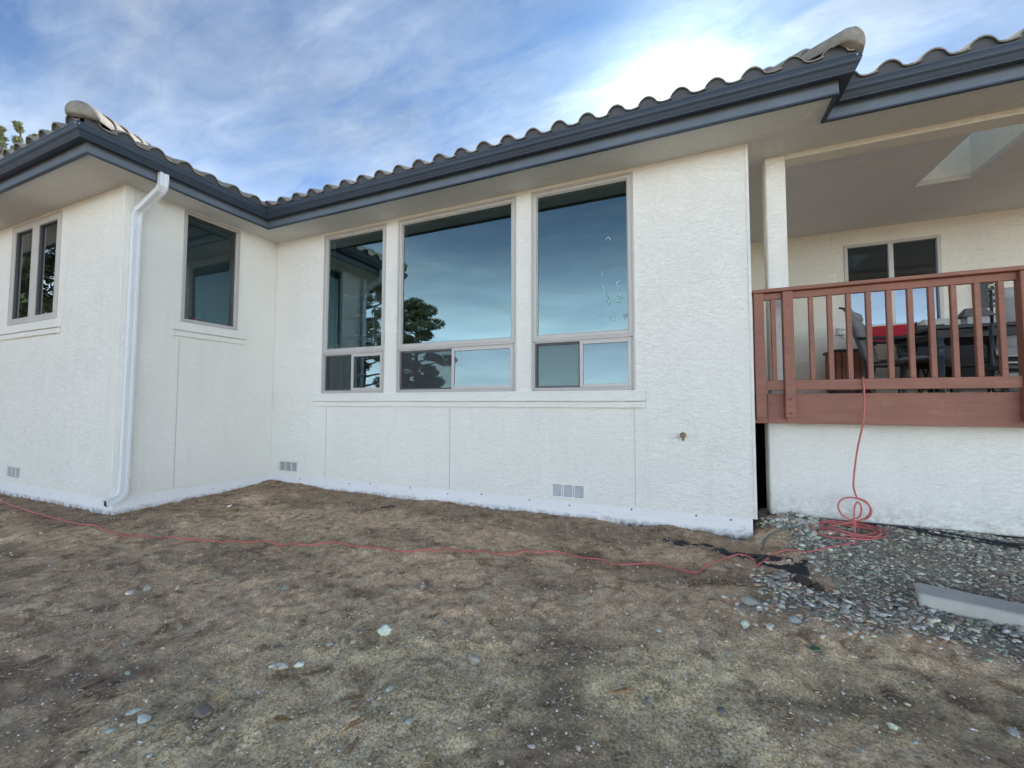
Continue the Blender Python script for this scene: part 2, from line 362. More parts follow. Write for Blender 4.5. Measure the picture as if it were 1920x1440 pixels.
class MB:
    """collects geometry, then links it as one mesh object"""
    def __init__(s): s.v = []; s.f = []; s.smooth = []
    def add(s, vs, fs, smooth=False):
        o = len(s.v); s.v.extend([tuple(p) for p in vs]); s.f.extend([tuple(i + o for i in f) for f in fs]); s.smooth.extend([smooth] * len(fs)); return s
    def box(s, x0, x1, y0, y1, z0, z1, b=0.0):
        x0, x1 = min(x0, x1), max(x0, x1); y0, y1 = min(y0, y1), max(y0, y1); z0, z1 = min(z0, z1), max(z0, z1)
        if b <= 0:
            vs = [(x, y, z) for x in (x0, x1) for y in (y0, y1) for z in (z0, z1)]
            return s.add(vs, [(0, 1, 3, 2), (4, 6, 7, 5), (0, 4, 5, 1), (2, 3, 7, 6), (0, 2, 6, 4), (1, 5, 7, 3)])
        b = min(b, (x1 - x0) * .45, (y1 - y0) * .45, (z1 - z0) * .45)
        bm = bmesh.new(); bmesh.ops.create_cube(bm, size=1)
        for v in bm.verts: v.co = Vector(((x0 + x1) / 2 + v.co.x * (x1 - x0), (y0 + y1) / 2 + v.co.y * (y1 - y0), (z0 + z1) / 2 + v.co.z * (z1 - z0)))
        bmesh.ops.bevel(bm, geom=bm.edges[:], offset=b, segments=1, affect='EDGES', profile=0.5)
        bm.verts.index_update()
        s.add([v.co[:] for v in bm.verts], [[v.index for v in f.verts] for f in bm.faces]); bm.free(); return s
    def quad(s, a, b, c, d): return s.add([a, b, c, d], [(0, 1, 2, 3)])
    def tube(s, pts, r, n=8, cap=True, smooth=True, flat=None):
        pts = [Vector(p) for p in pts]; rs = r if isinstance(r, (list, tuple)) else [r] * len(pts)
        rings = []; prev = None
        for i, p in enumerate(pts):
            t = (pts[min(i + 1, len(pts) - 1)] - pts[max(i - 1, 0)])
            if t.length < 1e-9: t = Vector((0, 0, 1))
            t.normalize()
            if prev is None:
                a = Vector((0, 0, 1)) if abs(t.z) < 0.9 else Vector((1, 0, 0))
                u = t.cross(a).normalized()
            else:
                u = (prev - t * prev.dot(t)).normalized()
            prev = u; w_ = t.cross(u)
            rings.append([p + (u * math.cos(2 * math.pi * j / n) + w_ * math.sin(2 * math.pi * j / n)) * rs[i] for j in range(n)])
        vs = [q for rg in rings for q in rg]; fs = []
        for i in range(len(rings) - 1):
            for j in range(n):
                fs.append((i * n + j, i * n + (j + 1) % n, (i + 1) * n + (j + 1) % n, (i + 1) * n + j))
        if cap: fs.append(tuple(range(n - 1, -1, -1))); fs.append(tuple((len(rings) - 1) * n + j for j in range(n)))
        return s.add(vs, fs, smooth)
    def lathe(s, prof, c=(0, 0, 0), n=16):
        vs = []; fs = []
        for r, z in prof:
            for j in range(n):
                a = 2 * math.pi * j / n; vs.append((c[0] + r * math.cos(a), c[1] + r * math.sin(a), c[2] + z))
        for i in range(len(prof) - 1):
            for j in range(n): fs.append((i * n + j, i * n + (j + 1) % n, (i + 1) * n + (j + 1) % n, (i + 1) * n + j))
        fs.append(tuple(range(n - 1, -1, -1))); fs.append(tuple((len(prof) - 1) * n + j for j in range(n)))
        return s.add(vs, fs, True)
    def mapped(s, fn):
        s.v = [tuple(fn(*p)) for p in s.v]; return s
    def mesh(s, name, fix=True, origin=(0, 0, 0)):
        me = bpy.data.meshes.new(name)
        me.from_pydata([(p[0] - origin[0], p[1] - origin[1], p[2] - origin[2]) for p in s.v], [], s.f)
        if fix:
            bm = bmesh.new(); bm.from_mesh(me); bmesh.ops.recalc_face_normals(bm, faces=bm.faces[:]); bm.to_mesh(me); bm.free()
        me.polygons.foreach_set('use_smooth', s.smooth); me.update(); return me
    def build(s, name, mat, parent=None, fix=True, **kw):
        """vertices are in world space; the thing's own origin is taken off when there is a parent at a location"""
        org = total_loc(parent)
        me = s.mesh(name, fix, org); me.materials.append(mat)
        o = bpy.data.objects.new(name, me); COL.objects.link(o)
        if parent is not None: o.parent = parent
        return props(o, **kw)

def total_loc(o):
    p = Vector((0, 0, 0))
    while o is not None:
        p += o.location; o = o.parent
    return p

def thing_mesh(mb, name, mat, origin, fix=True, **kw):
    """a top-level thing that is one mesh, its origin where it stands"""
    me = mb.mesh(name, fix, origin); me.materials.append(mat)
    o = bpy.data.objects.new(name, me); COL.objects.link(o); o.location = origin
    return props(o, **kw)

def copy_tree(o, parent=None):
    c = o.copy(); COL.objects.link(c); c.parent = parent
    for ch in list(o.children): copy_tree(ch, c)
    return c
def ground_z(x, y): return float(G(x, y))
# ------------------------------------------------------------------ terrain height
def _hash(ix, iy, seed):
    h = (ix.astype(np.int64) * 374761393 + iy.astype(np.int64) * 668265263 + seed * 2147483647) & 0xffffffff
    h = ((h ^ (h >> 13)) * 1274126177) & 0xffffffff
    return ((h ^ (h >> 16)) & 0xffffff) / float(0xffffff)

def vnoise(x, y, seed=0):
    x = np.asarray(x, float); y = np.asarray(y, float)
    ix = np.floor(x); iy = np.floor(y); fx = x - ix; fy = y - iy
    fx = fx * fx * (3 - 2 * fx); fy = fy * fy * (3 - 2 * fy)
    a = _hash(ix, iy, seed); b = _hash(ix + 1, iy, seed); c = _hash(ix, iy + 1, seed); d = _hash(ix + 1, iy + 1, seed)
    return (a * (1 - fx) + b * fx) * (1 - fy) + (c * (1 - fx) + d * fx) * fy - 0.5

def fbm(x, y, seed=0, octs=4, rough=0.5):
    s = 0; a = 1.0
    for o in range(octs):
        s = s + a * vnoise(np.asarray(x) * 2 ** o + 17.3 * o, np.asarray(y) * 2 ** o - 9.1 * o, seed + o); a *= rough
    return s

def sst(t):
    t = np.clip(t, 0, 1); return t * t * (3 - 2 * t)

def gravel_mask(x, y):
    x = np.asarray(x, float); y = np.asarray(y, float)
    edge = 0.55 + 0.42 * np.maximum(-y, 0) + 0.35 * fbm(x * 1.3, y * 1.3, 31, 3)
    m = sst((x - edge) / 0.30) * sst((y + 1.75 + 0.3 * fbm(x * 1.7, y * 1.7, 37, 3)) / 0.35)
    # spill of loose stone south-west of the concrete block
    m2 = sst(1.15 - np.hypot((x - 0.98) / 0.62, (y + 1.30) / 0.42) + 0.5 * fbm(x * 2.5, y * 2.5, 41, 3))
    return np.clip(np.maximum(m, m2 * 0.8), 0, 1)

def G(x, y):
    x = np.asarray(x, float); y = np.asarray(y, float)
    z = 0.028 * np.maximum(np.minimum(y + 0.3, 0), -9)
    z = z + 0.035 * sst((-3.5 - x) / 2.5) * sst((y + 4.5) / 3.0)
    z = z + 0.152 * sst((x - 0.5) / 0.33) * sst((y + 1.1) / 1.45)
    near = np.exp(-((x + 1.5) / 9) ** 2 - ((y + 2) / 6) ** 2)
    wall = 0.030 * sst((y + 0.42) / 0.4) * sst((0.55 - x) / 0.2)
    z = z + wall * (0.4 + 1.4 * (fbm(x * 1.1, y * 0.8, 5, 3) + 0.25))
    z = z + near * (0.055 * fbm(x * 0.9, y * 0.9, 3, 3) + 0.030 * fbm(x * 4.5, y * 4.5, 8, 4, 0.6))
    gm = gravel_mask(x, y)
    z = z + near * 0.016 * gm * fbm(x * 14, y * 14, 19, 2)
    fine_m = np.exp(-((x + 1.5) / 6) ** 4 - ((y + 2) / 4) ** 4)
    z = z + fine_m * (0.016 * fbm(x * 15, y * 15, 51, 3, 0.65) + 0.012 * np.abs(fbm(x * 27, y * 22, 57, 2)))
    far = sst((np.hypot(x, y) - 18) / 60)
    return z - 6.0 * far * sst((-y - 5) / 60)
# ------------------------------------------------------------------ ground sheet
def axis(lo, hi, a, b, step, grow=1.13):
    c = list(np.arange(a, b + 1e-6, step)); s = step; v = c[0]; left = []
    while v > lo: s *= grow; v -= s; left.append(v)
    s = step; v = c[-1]; right = []
    while v < hi: s *= grow; v += s; right.append(v)
    return np.array(left[::-1] + c + right)
gx = axis(-1500, 1500, -9.3, 4.2, 0.0225); gy = axis(-1800, 900, -4.3, 0.6, 0.0225)
GX, GY = np.meshgrid(gx, gy)
GZ = G(GX, GY)
# nothing of the soil may stand inside the house
inside = ((GY > 0.25) & (GX < 0.5)) | ((GY > -1.8) & (GX < -6.5)) | ((GY > 0.75))
GZ = np.where(inside & (GX > -14) & (GX < 8) & (GY < 12), -0.25, GZ)
ny, nx = GX.shape
idx = np.arange(nx * ny).reshape(ny, nx)
quads = np.stack([idx[:-1, :-1], idx[:-1, 1:], idx[1:, 1:], idx[1:, :-1]], -1).reshape(-1, 4)
me = bpy.data.meshes.new('ground')
me.vertices.add(nx * ny); me.vertices.foreach_set('co', np.stack([GX, GY, GZ], -1).astype(np.float32).ravel())
me.loops.add(quads.size); me.loops.foreach_set('vertex_index', quads.ravel().astype(np.int32))
me.polygons.add(len(quads)); me.polygons.foreach_set('loop_start', (np.arange(len(quads)) * 4).astype(np.int32))
me.update(calc_edges=True)
me.polygons.foreach_set('use_smooth', np.ones(len(quads), bool))
def dark_mask(x, y):
    d = sst((fbm(x * 1.1, y * 2.6, 71, 5, 0.6) - 0.02) / 0.16) * 0.75 * (0.75 + .8 * fbm(x * 6, y * 9, 72, 3))
    d = d + 1.05 * sst((y + 1.15 + .4 * fbm(x * 1.3, y * 1.3, 74, 3)) / 0.8) * sst((0.7 - x) / 0.3) * (0.75 + 0.6 * fbm(x * 3, y * 3, 73, 3))        # damp soil dug along the wall
    d = d + 0.8 * sst((-5.8 - x) / 0.6) * sst((y + 2.9) / 0.6)
    u = (x + 6.256); d = d + 0.8 * np.exp(-((u - 0.1) / 0.35) ** 2) * (y > -2.3)
    d = d + 0.75 * sst((-1.9 - x - 0.35 * (y + 3.2)) / 1.1) * (0.4 + 0.9 * fbm(x * 1.9 + y, y * 4.2 + x * 0.6, 75, 4))
    # trodden dark strip in front, damp clods by the gravel
    d = d + 1.5 * np.exp(-(((x + 0.46) + 0.28 * (y + 3)) / 0.24) ** 2) * sst((-2.05 - y) / 0.5) * (0.8 + fbm(x * 5, y * 5, 77, 3))
    d = d + 1.2 * np.exp(-((x - 0.80) / 0.17) ** 2 - ((y + 0.98) / 0.17) ** 2)
    d = d + 0.9 * np.exp(-((x - 0.15) / 0.4) ** 2 - ((y + 1.12) / 0.2) ** 2)
    d = d + 0.6 * np.exp(-((x - 0.62) / 0.55) ** 2 - ((y + 2.3 - 0.25 * (x - 0.6)) / 0.10) ** 2)
    return np.clip(d, 0, 1)
def tan_mask(x, y):
    t = sst((-1.55 - y + 0.25 * x) / 1.3) * sst((x + 3.4) / 2.2)
    return np.clip(t * (0.9 + 0.9 * fbm(x * 1.9, y * 1.9, 81, 4)) + 0.15, 0, 1)
zone = np.stack([gravel_mask(GX, GY), dark_mask(GX, GY), tan_mask(GX, GY), np.ones_like(GX)], -1)
ca = me.color_attributes.new('zone', 'FLOAT_COLOR', 'POINT'); ca.data.foreach_set('color', zone.astype(np.float32).ravel())
me.materials.append(soil_mat)
ground = bpy.data.objects.new('ground', me); COL.objects.link(ground); ground['kind'] = 'structure'

# ------------------------------------------------------------------ house
SOF = 4.00          # underside of the soffits
house = empty('house', (0, 0, 0), label='single storey cream stucco house with grey concrete tile roof and dark gutters', cat='house')
def P_main(u, d, z): return (u, d, z)                    # u along the wall, d into the wall
def P_wingA(u, d, z): return (u, -2.02 + d, z)
def P_wingB(u, d, z): return (-6.256 - d, u, z)
def P_back(u, d, z): return (u, 3.03 + d, z)

def wall_with_holes(u0, u1, z0, z1, holes, thick, Pf, name, mat, label=None, smooth=False):
    us = sorted({u0, u1, *[h[0] for h in holes], *[h[1] for h in holes]}); zs = sorted({z0, z1, *[h[2] for h in holes], *[h[3] for h in holes]})
    mb = MB()
    def solid(i, j):
        if i < 0 or j < 0 or i >= len(us) - 1 or j >= len(zs) - 1: return False
        cu = (us[i] + us[i + 1]) / 2; cz = (zs[j] + zs[j + 1]) / 2
        return not any(h[0] < cu < h[1] and h[2] < cz < h[3] for h in holes)
    for i in range(len(us) - 1):
        for j in range(len(zs) - 1):
            if not solid(i, j): continue
            a, b_, c, d = us[i], us[i + 1], zs[j], zs[j + 1]
            mb.quad((a, 0, c), (b_, 0, c), (b_, 0, d), (a, 0, d)); mb.quad((a, thick, c), (a, thick, d), (b_, thick, d), (b_, thick, c))
            if not solid(i - 1, j): mb.quad((a, 0, c), (a, 0, d), (a, thick, d), (a, thick, c))
            if not solid(i + 1, j): mb.quad((b_, 0, c), (b_, thick, c), (b_, thick, d), (b_, 0, d))
            if not solid(i, j - 1): mb.quad((a, 0, c), (a, thick, c), (b_, thick, c), (b_, 0, c))
            if not solid(i, j + 1): mb.quad((a, 0, d), (b_, 0, d), (b_, thick, d), (a, thick, d))
    mb.mapped(Pf)
    # weld
    o = mb.build(name, mat, house, fix=False)
    bm = bmesh.new(); bm.from_mesh(o.data); bmesh.ops.remove_doubles(bm, verts=bm.verts[:], dist=1e-5); bmesh.ops.recalc_face_normals(bm, faces=bm.faces[:]); bm.to_mesh(o.data); bm.free()
    if label: o['label'] = label
    return o

T = 0.17
ZB = 0.19           # bottom of the stucco
W_MAIN = [(-5.175, -3.965, 1.478, 3.958), (-3.748, -1.916, 1.478, 3.958), (-1.712, -0.488, 1.478, 3.958)]
W_B = [(-1.381, -0.615, 2.428, 3.978)]
W_A = [(-9.30, -7.81, 2.455, 3.968)]
W_BACK = [(2.325, 3.455, 2.47, 3.77)]
VENTS_MAIN = [(-6.067, -5.645, 0.238, 0.392), (-1.473, -1.055, 0.228, 0.386)]
VENTS_A = [(-9.06, -8.64, 0.262, 0.412)]
wall_with_holes(-6.256, 0.643, ZB, SOF, W_MAIN + VENTS_MAIN, T, P_main, 'wall', stucco, 'long cream stucco wall with three tall windows')
wall_with_holes(-2.02, -0.002, ZB, SOF, W_B, T, P_wingB, 'wall', stucco, 'side wall of the wing with one window')
wall_with_holes(-13.5, -6.256 - T - 0.001, ZB, SOF, W_A + VENTS_A, T, P_wingA, 'wall', stucco, 'front wall of the wing at far left')
MB().box(-6.256 - T - 0.001, -6.2565, -2.0197, -1.95, ZB, SOF).build('wall_corner', stucco, house)
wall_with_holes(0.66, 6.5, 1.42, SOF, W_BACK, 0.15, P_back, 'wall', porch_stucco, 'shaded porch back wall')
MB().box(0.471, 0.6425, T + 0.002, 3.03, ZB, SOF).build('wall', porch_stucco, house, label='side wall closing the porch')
# raised corner beads and control joints
def bead(u, z0, z1, Pf, w_=0.006, mat=joint_mat, name='control_joint'):
    m_ = MB(); m_.box(u - w_ / 2, u + w_ / 2, -0.0035, 0.004, z0, z1); m_.mapped(Pf); return m_.build(name, mat, house)
bead(-2.862, ZB + .01, 1.27, P_main); bead(-0.503, ZB + .01, 1.27, P_main); bead(-5.06, ZB + .01, 1.27, P_main, 0.004)
bead(-1.382, ZB + .01, 2.19, P_wingB); bead(2.17, 3.78, SOF - .01, P_back)
for px0, px1, py0, py1 in ((-6.2562, -6.238, -2.034, -2.021),):
    MB().box(px0 - 0.05, px1, py0, py1 + 0.09, ZB + 0.0, SOF - 0.002, 0.004).build('corner_bead', stucco, house)
MB().box(0.622, 0.651, -0.008, 0.03, ZB, SOF - 0.002, 0.004).build('corner_bead', stucco, house)
# dark drip line under the stucco, foundation
f = MB(); f.box(-6.245, 0.613, 0.022, 0.16, -0.5, ZB - 0.004); f.build('foundation', foundation_mat, house)
f = MB(); f.box(-6.40, -6.278, -1.998, 0.0215, -0.5, ZB - 0.004); f.build('foundation', foundation_mat, house)
f = MB(); f.box(-13.5, -6.402, -1.998, -1.86, -0.5, ZB - 0.004); f.build('foundation', foundation_mat, house)
MB().box(-6.2785, -6.2445, 0.0195, 0.10, -0.5, ZB - 0.0045).build('foundation', foundation_mat, house)
# a few rusty form-tie ends in the foundation
tie_mat = m_plain('rusty_tie', (0.16, 0.10, 0.07), 0.9)
for x in (-5.6, -4.6, -4.2, -3.5, -2.9, -2.4, -1.75, -1.25, -0.55, 0.1, 0.42):
    tie = MB(); tie.lathe([(0.0, 0), (0.010, 0.0), (0.008, 0.006)], (0, 0, 0), 7)
    n_ = 21
    for q in range(len(tie.v) - n_, len(tie.v)):
        a, b_, c = tie.v[q]; tie.v[q] = (x + a, 0.021 - c, 0.150 + b_ + 0.02 * math.sin(x * 7))
    tie.build('form_tie', tie_mat, house)


# soffits and porch ceiling
def slab(name, mat, x0, x1, y0, y1, z0=SOF, z1=SOF + 0.06, label=None):
    return MB().box(x0, x1, y0, y1, z0, z1).build(name, mat, house, label=label)
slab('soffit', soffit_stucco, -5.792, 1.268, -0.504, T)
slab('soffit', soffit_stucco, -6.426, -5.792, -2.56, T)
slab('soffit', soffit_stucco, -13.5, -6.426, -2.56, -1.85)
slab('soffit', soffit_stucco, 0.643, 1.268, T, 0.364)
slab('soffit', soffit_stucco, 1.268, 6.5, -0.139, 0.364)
SKX0, SKX1, SKY0, SKY1 = 2.67, 3.19, 0.66, 1.755
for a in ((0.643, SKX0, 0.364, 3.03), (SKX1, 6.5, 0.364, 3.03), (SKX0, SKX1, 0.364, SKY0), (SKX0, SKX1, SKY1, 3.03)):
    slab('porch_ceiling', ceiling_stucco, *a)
# porch beam and column
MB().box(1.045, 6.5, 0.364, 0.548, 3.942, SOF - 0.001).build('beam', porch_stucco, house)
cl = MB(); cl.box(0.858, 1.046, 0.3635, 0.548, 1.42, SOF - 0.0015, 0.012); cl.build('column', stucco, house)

# fascia and gutter swept along the eaves
EAVE = [(-13.5, -2.562), (-5.79, -2.562), (-5.79, -0.506), (1.27, -0.506), (1.27, -0.14), (6.6, -0.14)]
def offset_pt(i, d):
    """point of the eave line moved outwards by d (mitred)"""
    def nrm(a, b_):
        t = Vector((b_[0] - a[0], b_[1] - a[1])).normalized(); return Vector((t.y, -t.x))
    p = Vector(EAVE[i]); ns = []
    if i > 0: ns.append(nrm(EAVE[i - 1], EAVE[i]))
    if i < len(EAVE) - 1: ns.append(nrm(EAVE[i], EAVE[i + 1]))
    if len(ns) == 1: return p + ns[0] * d
    m_ = (ns[0] + ns[1]).normalized(); return p + m_ * (d / m_.dot(ns[0]))
def sweep_seg(i, prof, closed=True):
    mb = MB(); n_ = len(prof)
    ring = [[(*offset_pt(j, d), z) for d, z in prof] for j in (i, i + 1)]
    vs = ring[0] + ring[1]
    fs = [(q, (q + 1) % n_, n_ + (q + 1) % n_, n_ + q) for q in range(n_ if closed else n_ - 1)]
    mb.add(vs, fs)
    return mb
FAS = [(0, 3.985), (0, 4.195), (-0.028, 4.195), (-0.028, 3.985)]
# K-style gutter, thin sheet: outer skin then inner skin
gout = [(0.002, 4.100), (0.082, 4.082), (0.088, 4.086), (0.090, 4.094), (0.083, 4.098), (0.092, 4.112), (0.104, 4.135), (0.120, 4.152), (0.126, 4.170), (0.126, 4.196), (0.130, 4.200), (0.132, 4.214), (0.122, 4.218)]
gin = [(d - 0.006, z + 0.003) for d, z in gout[::-1]]
gin[-1] = (0.002, 4.104); 
GUT = gout + gin
labels = {0: 'gutter along the front of the wing', 1: 'gutter along the side of the wing', 2: 'long gutter over the tall windows', 3: 'short gutter return at the roof step', 4: 'gutter over the porch'}
for i in range(5):
    sweep_seg(i, FAS).build('fascia', fascia_mat, house)
    g_ = sweep_seg(i, GUT)
    g_.build('gutter', gutter_mat, house, label=labels[i])
    if i == 2:
        pass
# drip strip below the fascia
for i in range(5):
    sweep_seg(i, [(0.004, 3.975), (0.004, 3.990), (-0.030, 3.990), (-0.030, 3.975)]).build('drip_edge', gutter_mat, house)
# gutter brackets and screws at the corners
for cx, cy, nx_, ny_ in ((-5.667, -2.672, 1, 0), (-5.68, -2.697, 0, -1), (1.36, -0.638, 0, -1), (1.24, -0.507, 0, -1)):
    MB().box(cx - .004, cx + .004, cy - .004, cy + .004, 4.185, 4.193).build('screw', vent_mat, house)

# ------------------------------------------------------------------ roof
roof = empty('roof', (0, 0, 0)); roof.parent = house
PIT = 0.42; Z0 = 4.232; OVER = 0.085
A_ = (-2.562 - OVER); B_ = (-5.79 + OVER); M_ = (-0.506 - OVER); RX = 1.27 + OVER; R_ = (-0.14 - OVER); S_ = 5.6
# slope: (origin, u dir, s dir, u0, u1, clip lines [(nu, ns, c)] keep nu*u+ns*s <= c)
def frame(o, u, s_): return (Vector((*o, Z0)), Vector((*u, 0)), Vector((*s_, PIT)))
SLOPES = {
    'main': (frame((0, M_), (1, 0), (0, 1)), B_ - S_, RX, [(-1, -1, -B_), (1, 1, RX)]),
    'porch': (frame((0, R_), (1, 0), (0, 1)), RX - S_, 6.6, [(-1, -1, -RX)]),
    'wingfront': (frame((0, A_), (1, 0), (0, 1)), -13.6, B_, [(1, 1, B_)]),
    'wingside': (frame((B_, 0), (0, 1), (-1, 0)), A_, M_ + S_, [(-1, 1, -A_), (1, -1, M_)]),
    'step': (frame((RX, 0), (0, 1), (-1, 0)), M_, R_ + S_, [(-1, 1, -M_), (1, -1, R_)]),
}
TW, TL, TE = 0.30, 0.43, 0.365
def tile_mesh(bird=False):
    prof = []
    for i in range(15):
        u = i / 14 * (TW + 0.022) - 0.011
        if u < 0.175: z = 0.064 * math.sin(math.pi * max(u + 0.011, 0) / 0.186) ** 0.75 + 0.004
        else: z = 0.004 - 0.010 * math.sin(math.pi * min((u - 0.175) / 0.125, 1))
        prof.append((u, z))
    vs = []; n_ = len(prof); th = 0.015
    for s_, lift in ((0.0, 0.030), (0.02, 0.031), (TL, 0.012)):
        for u, z in prof: vs.append((u, s_, z + lift + (th if s_ > 0 else th - 0.004)))
    for s_, lift in ((0.0, 0.030), (TL, 0.012)):
        for u, z in prof: vs.append((u, s_, z + lift))
    fs = []
    for r_ in (0, 1):
        for i in range(n_ - 1): fs.append((r_ * n_ + i, r_ * n_ + i + 1, (r_ + 1) * n_ + i + 1, (r_ + 1) * n_ + i))
    for i in range(n_ - 1):
        fs.append((3 * n_ + i, 4 * n_ + i, 4 * n_ + i + 1, 3 * n_ + i + 1))            # underside
        fs.append((i, 3 * n_ + i, 3 * n_ + i + 1, i + 1))                               # nose
        fs.append((2 * n_ + i, 2 * n_ + i + 1, 4 * n_ + i + 1, 4 * n_ + i))
    fs.append((0, n_, 2 * n_, 4 * n_, 3 * n_)); fs.append((n_ - 1, 3 * n_ + n_ - 1, 4 * n_ + n_ - 1, 3 * n_ - 1, 2 * n_ - 1))
    return vs, fs
TV, TF = tile_mesh()
tile_me = bpy.data.meshes.new('roof_tile'); tile_me.from_pydata(TV, [], TF); tile_me.materials.append(tile_mat)
tile_me.polygons.foreach_set('use_smooth', [True] * len(TF))
tile_me.update()
try: tile_me.set_sharp_from_angle(angle=R(40))
except Exception: pass
rng = random.Random(5)
def slope_matrix(fr):
    o, u, s_ = fr; sl = s_.normalized(); n_ = u.cross(sl).normalized()
    if n_.z < 0: n_ = -n_
    return o, u, sl, n_
sec_len = math.sqrt(1 + PIT * PIT)      # slope length per horizontal metre
def in_skylight(p): return SKX0 - 0.12 < p.x < SKX1 + 0.12 and SKY0 - 0.1 < p.y < SKY1 + 0.1
count = 0
field = MB()
for key, (fr, u0, u1, clips) in SLOPES.items():
    o, u, sl, n_ = slope_matrix(fr)
    flip = key in ('wingside', 'step')
    nrow = int(S_ * sec_len / TE) + 1
    single = {'main': 2, 'porch': 2, 'wingfront': 2, 'wingside': 10, 'step': 3}[key]
    for r_ in range(nrow):
        s0 = r_ * TE                                            # along the slope
        nu = int((u1 - u0) / TW) + 2
        start = u0 if not flip else u0
        # tiles start from a fixed end so that crests fall where they do in the photo
        base = {'main': -1.263, 'porch': 1.33, 'wingfront': B_ - 0.26, 'wingside': A_ + 0.28, 'step': M_ + 0.05}[key]
        k0 = math.floor((u0 - base) / TW) - 1
        for c_ in range(nu + 2):
            ua = base + (k0 + c_) * TW
            if ua > u1 or ua + TW < u0: continue
            jit = rng.uniform(-0.003, 0.003)
            verts = [(ua + a, s0 + b_, z) for a, b_, z in TV]
            def worst(cl): return [cl[0] * (ua + a) + cl[1] * ((s0 + b_) / sec_len) - cl[2] for a, b_ in ((0, 0), (TW, 0), (0, TL), (TW, TL))]
            cw = [worst(cl) for cl in clips]
            if any(min(x) > 0 for x in cw): continue
            ctr = o + u * (ua + TW / 2) + sl * (s0 + TL / 2)
            if in_skylight(ctr): continue
            cut = [cl for cl, x in zip(clips, cw) if max(x) > 0]
            if ua < u0 - 1e-6 and key != 'main' and key != 'porch': cut = cut + [(-1, 0, -u0)]
            if ua + TW > u1 + 1e-6 and key == 'porch': pass
            M4 = Matrix(((u.x, sl.x, n_.x, 0), (u.y, sl.y, n_.y, 0), (u.z, sl.z, n_.z, 0), (0, 0, 0, 1)))
            me_ = tile_me
            if cut:
                bm = bmesh.new(); bm.from_mesh(tile_me)
                for cl in cut:
                    nrmv = Vector((cl[0], cl[1] / sec_len, 0)); L_ = nrmv.length
                    c0 = cl[2] - cl[0] * ua - cl[1] * s0 / sec_len
                    pt = nrmv * (c0 / (L_ * L_))
                    bmesh.ops.bisect_plane(bm, geom=bm.verts[:] + bm.edges[:] + bm.faces[:], plane_co=pt, plane_no=nrmv, clear_outer=True)
                if not bm.faces: bm.free(); continue
                me_ = bpy.data.meshes.new('roof_tile'); bm.to_mesh(me_); bm.free(); me_.materials.clear(); me_.materials.append(tile_mat)
            pos = o + u * ua + sl * (s0 + jit) + n_ * rng.uniform(-0.0015, 0.0015)
            vis = key != 'main' or ua > B_ - 1.5
            if key == 'wingfront' and ua < -11.6: vis = False
            if key == 'porch' and ua > 5.2: vis = False
            if r_ < single and vis and count < 292:
                count += 1
                ob_ = bpy.data.objects.new('roof_tile', me_); COL.objects.link(ob_); ob_.parent = roof
                M5 = M4.copy(); M5.translation = pos; ob_.matrix_local = M5 @ Matrix.Rotation(rng.uniform(-0.006, 0.006), 4, 'Z')
            else:
                M5 = M4.copy(); M5.translation = pos
                field.add([M5 @ v.co for v in me_.vertices], [p.vertices[:] for p in me_.polygons], True)
                if me_ is not tile_me: bpy.data.meshes.remove(me_)
fo = field.build('roof_tile_field', tile_mat, roof, fix=False, kind='stuff')
try: fo.data.set_sharp_from_angle(angle=R(40))
except Exception: pass
print('single tiles', count)
# closure strips under the tile noses
def closure(key, ulo, uhi):
    fr, u0, u1, clips = SLOPES[key]; o, u, sl, n_ = slope_matrix(fr)
    base = {'main': -1.263, 'porch': 1.33, 'wingfront': B_ - 0.26, 'wingside': A_ + 0.28, 'step': M_ + 0.05}[key]
    mb = MB(); st = 0.02; N = int((uhi - ulo) / st)
    top = []; bot = []
    for i in range(N + 1):
        ua = ulo + i * st; q = (ua - base) % TW
        z = 0.064 * math.sin(math.pi * (q + 0.011) / 0.186) ** 0.75 + 0.004 if q < 0.175 else 0.004 - 0.010 * math.sin(math.pi * min((q - 0.175) / 0.125, 1))
        top.append(o + u * ua + sl * 0.022 + n_ * (z + 0.031)); bot.append(o + u * ua + sl * 0.022 + n_ * (-0.04))
    mb.add([*top, *bot], [(i, i + 1, N + 2 + i, N + 1 + i) for i in range(N)])
    mb.build('eave_closure', closure_mat, roof, fix=False)
closure('main', B_ - 0.02, RX - 0.03); closure('porch', RX, 6.5); closure('wingfront', -13.4, B_ - 0.03); closure('wingside', A_ + 0.03, M_ + 0.02); closure('step', M_ + 0.03, R_)
# roof deck below the tiles (with a hole for the skylight), closed at the back
dk = MB(); zr = Z0 + PIT * S_ - 0.03; zl = Z0 - 0.03
dk.quad((B_, M_, zl), (RX, M_, zl), (RX - S_, M_ + S_, zr), (B_ - S_, M_ + S_, zr))
def pz(y): return zl + PIT * (y - R_)
xs_, ys_ = [RX, SKX0, SKX1, 6.6], [R_, SKY0, SKY1, R_ + S_]
dk.quad((RX, R_, zl), (RX, R_ + S_, zr), (RX - S_, R_ + S_, zr), (RX - S_ * 0.5, R_ + S_ * 0.5, (zl + zr) / 2))
for i in range(3):
    for j in range(3):
        if i == 1 and j == 1: continue
        dk.quad((xs_[i], ys_[j], pz(ys_[j])), (xs_[i + 1], ys_[j], pz(ys_[j])), (xs_[i + 1], ys_[j + 1], pz(ys_[j + 1])), (xs_[i], ys_[j + 1], pz(ys_[j + 1])))
dk.quad((-13.6, A_, zl), (B_, A_, zl), (B_ - S_, A_ + S_, zr), (-13.6, A_ + S_, zr))
dk.quad((B_, A_, zl), (B_, M_, zl), (B_ - S_, M_ + S_, zr), (B_ - S_, A_ + S_, zr))
dk.quad((RX, M_, zl), (RX, R_, zl), (RX - S_, R_ + S_, zr), (RX - S_, M_ + S_, zr))
yb_ = M_ + S_
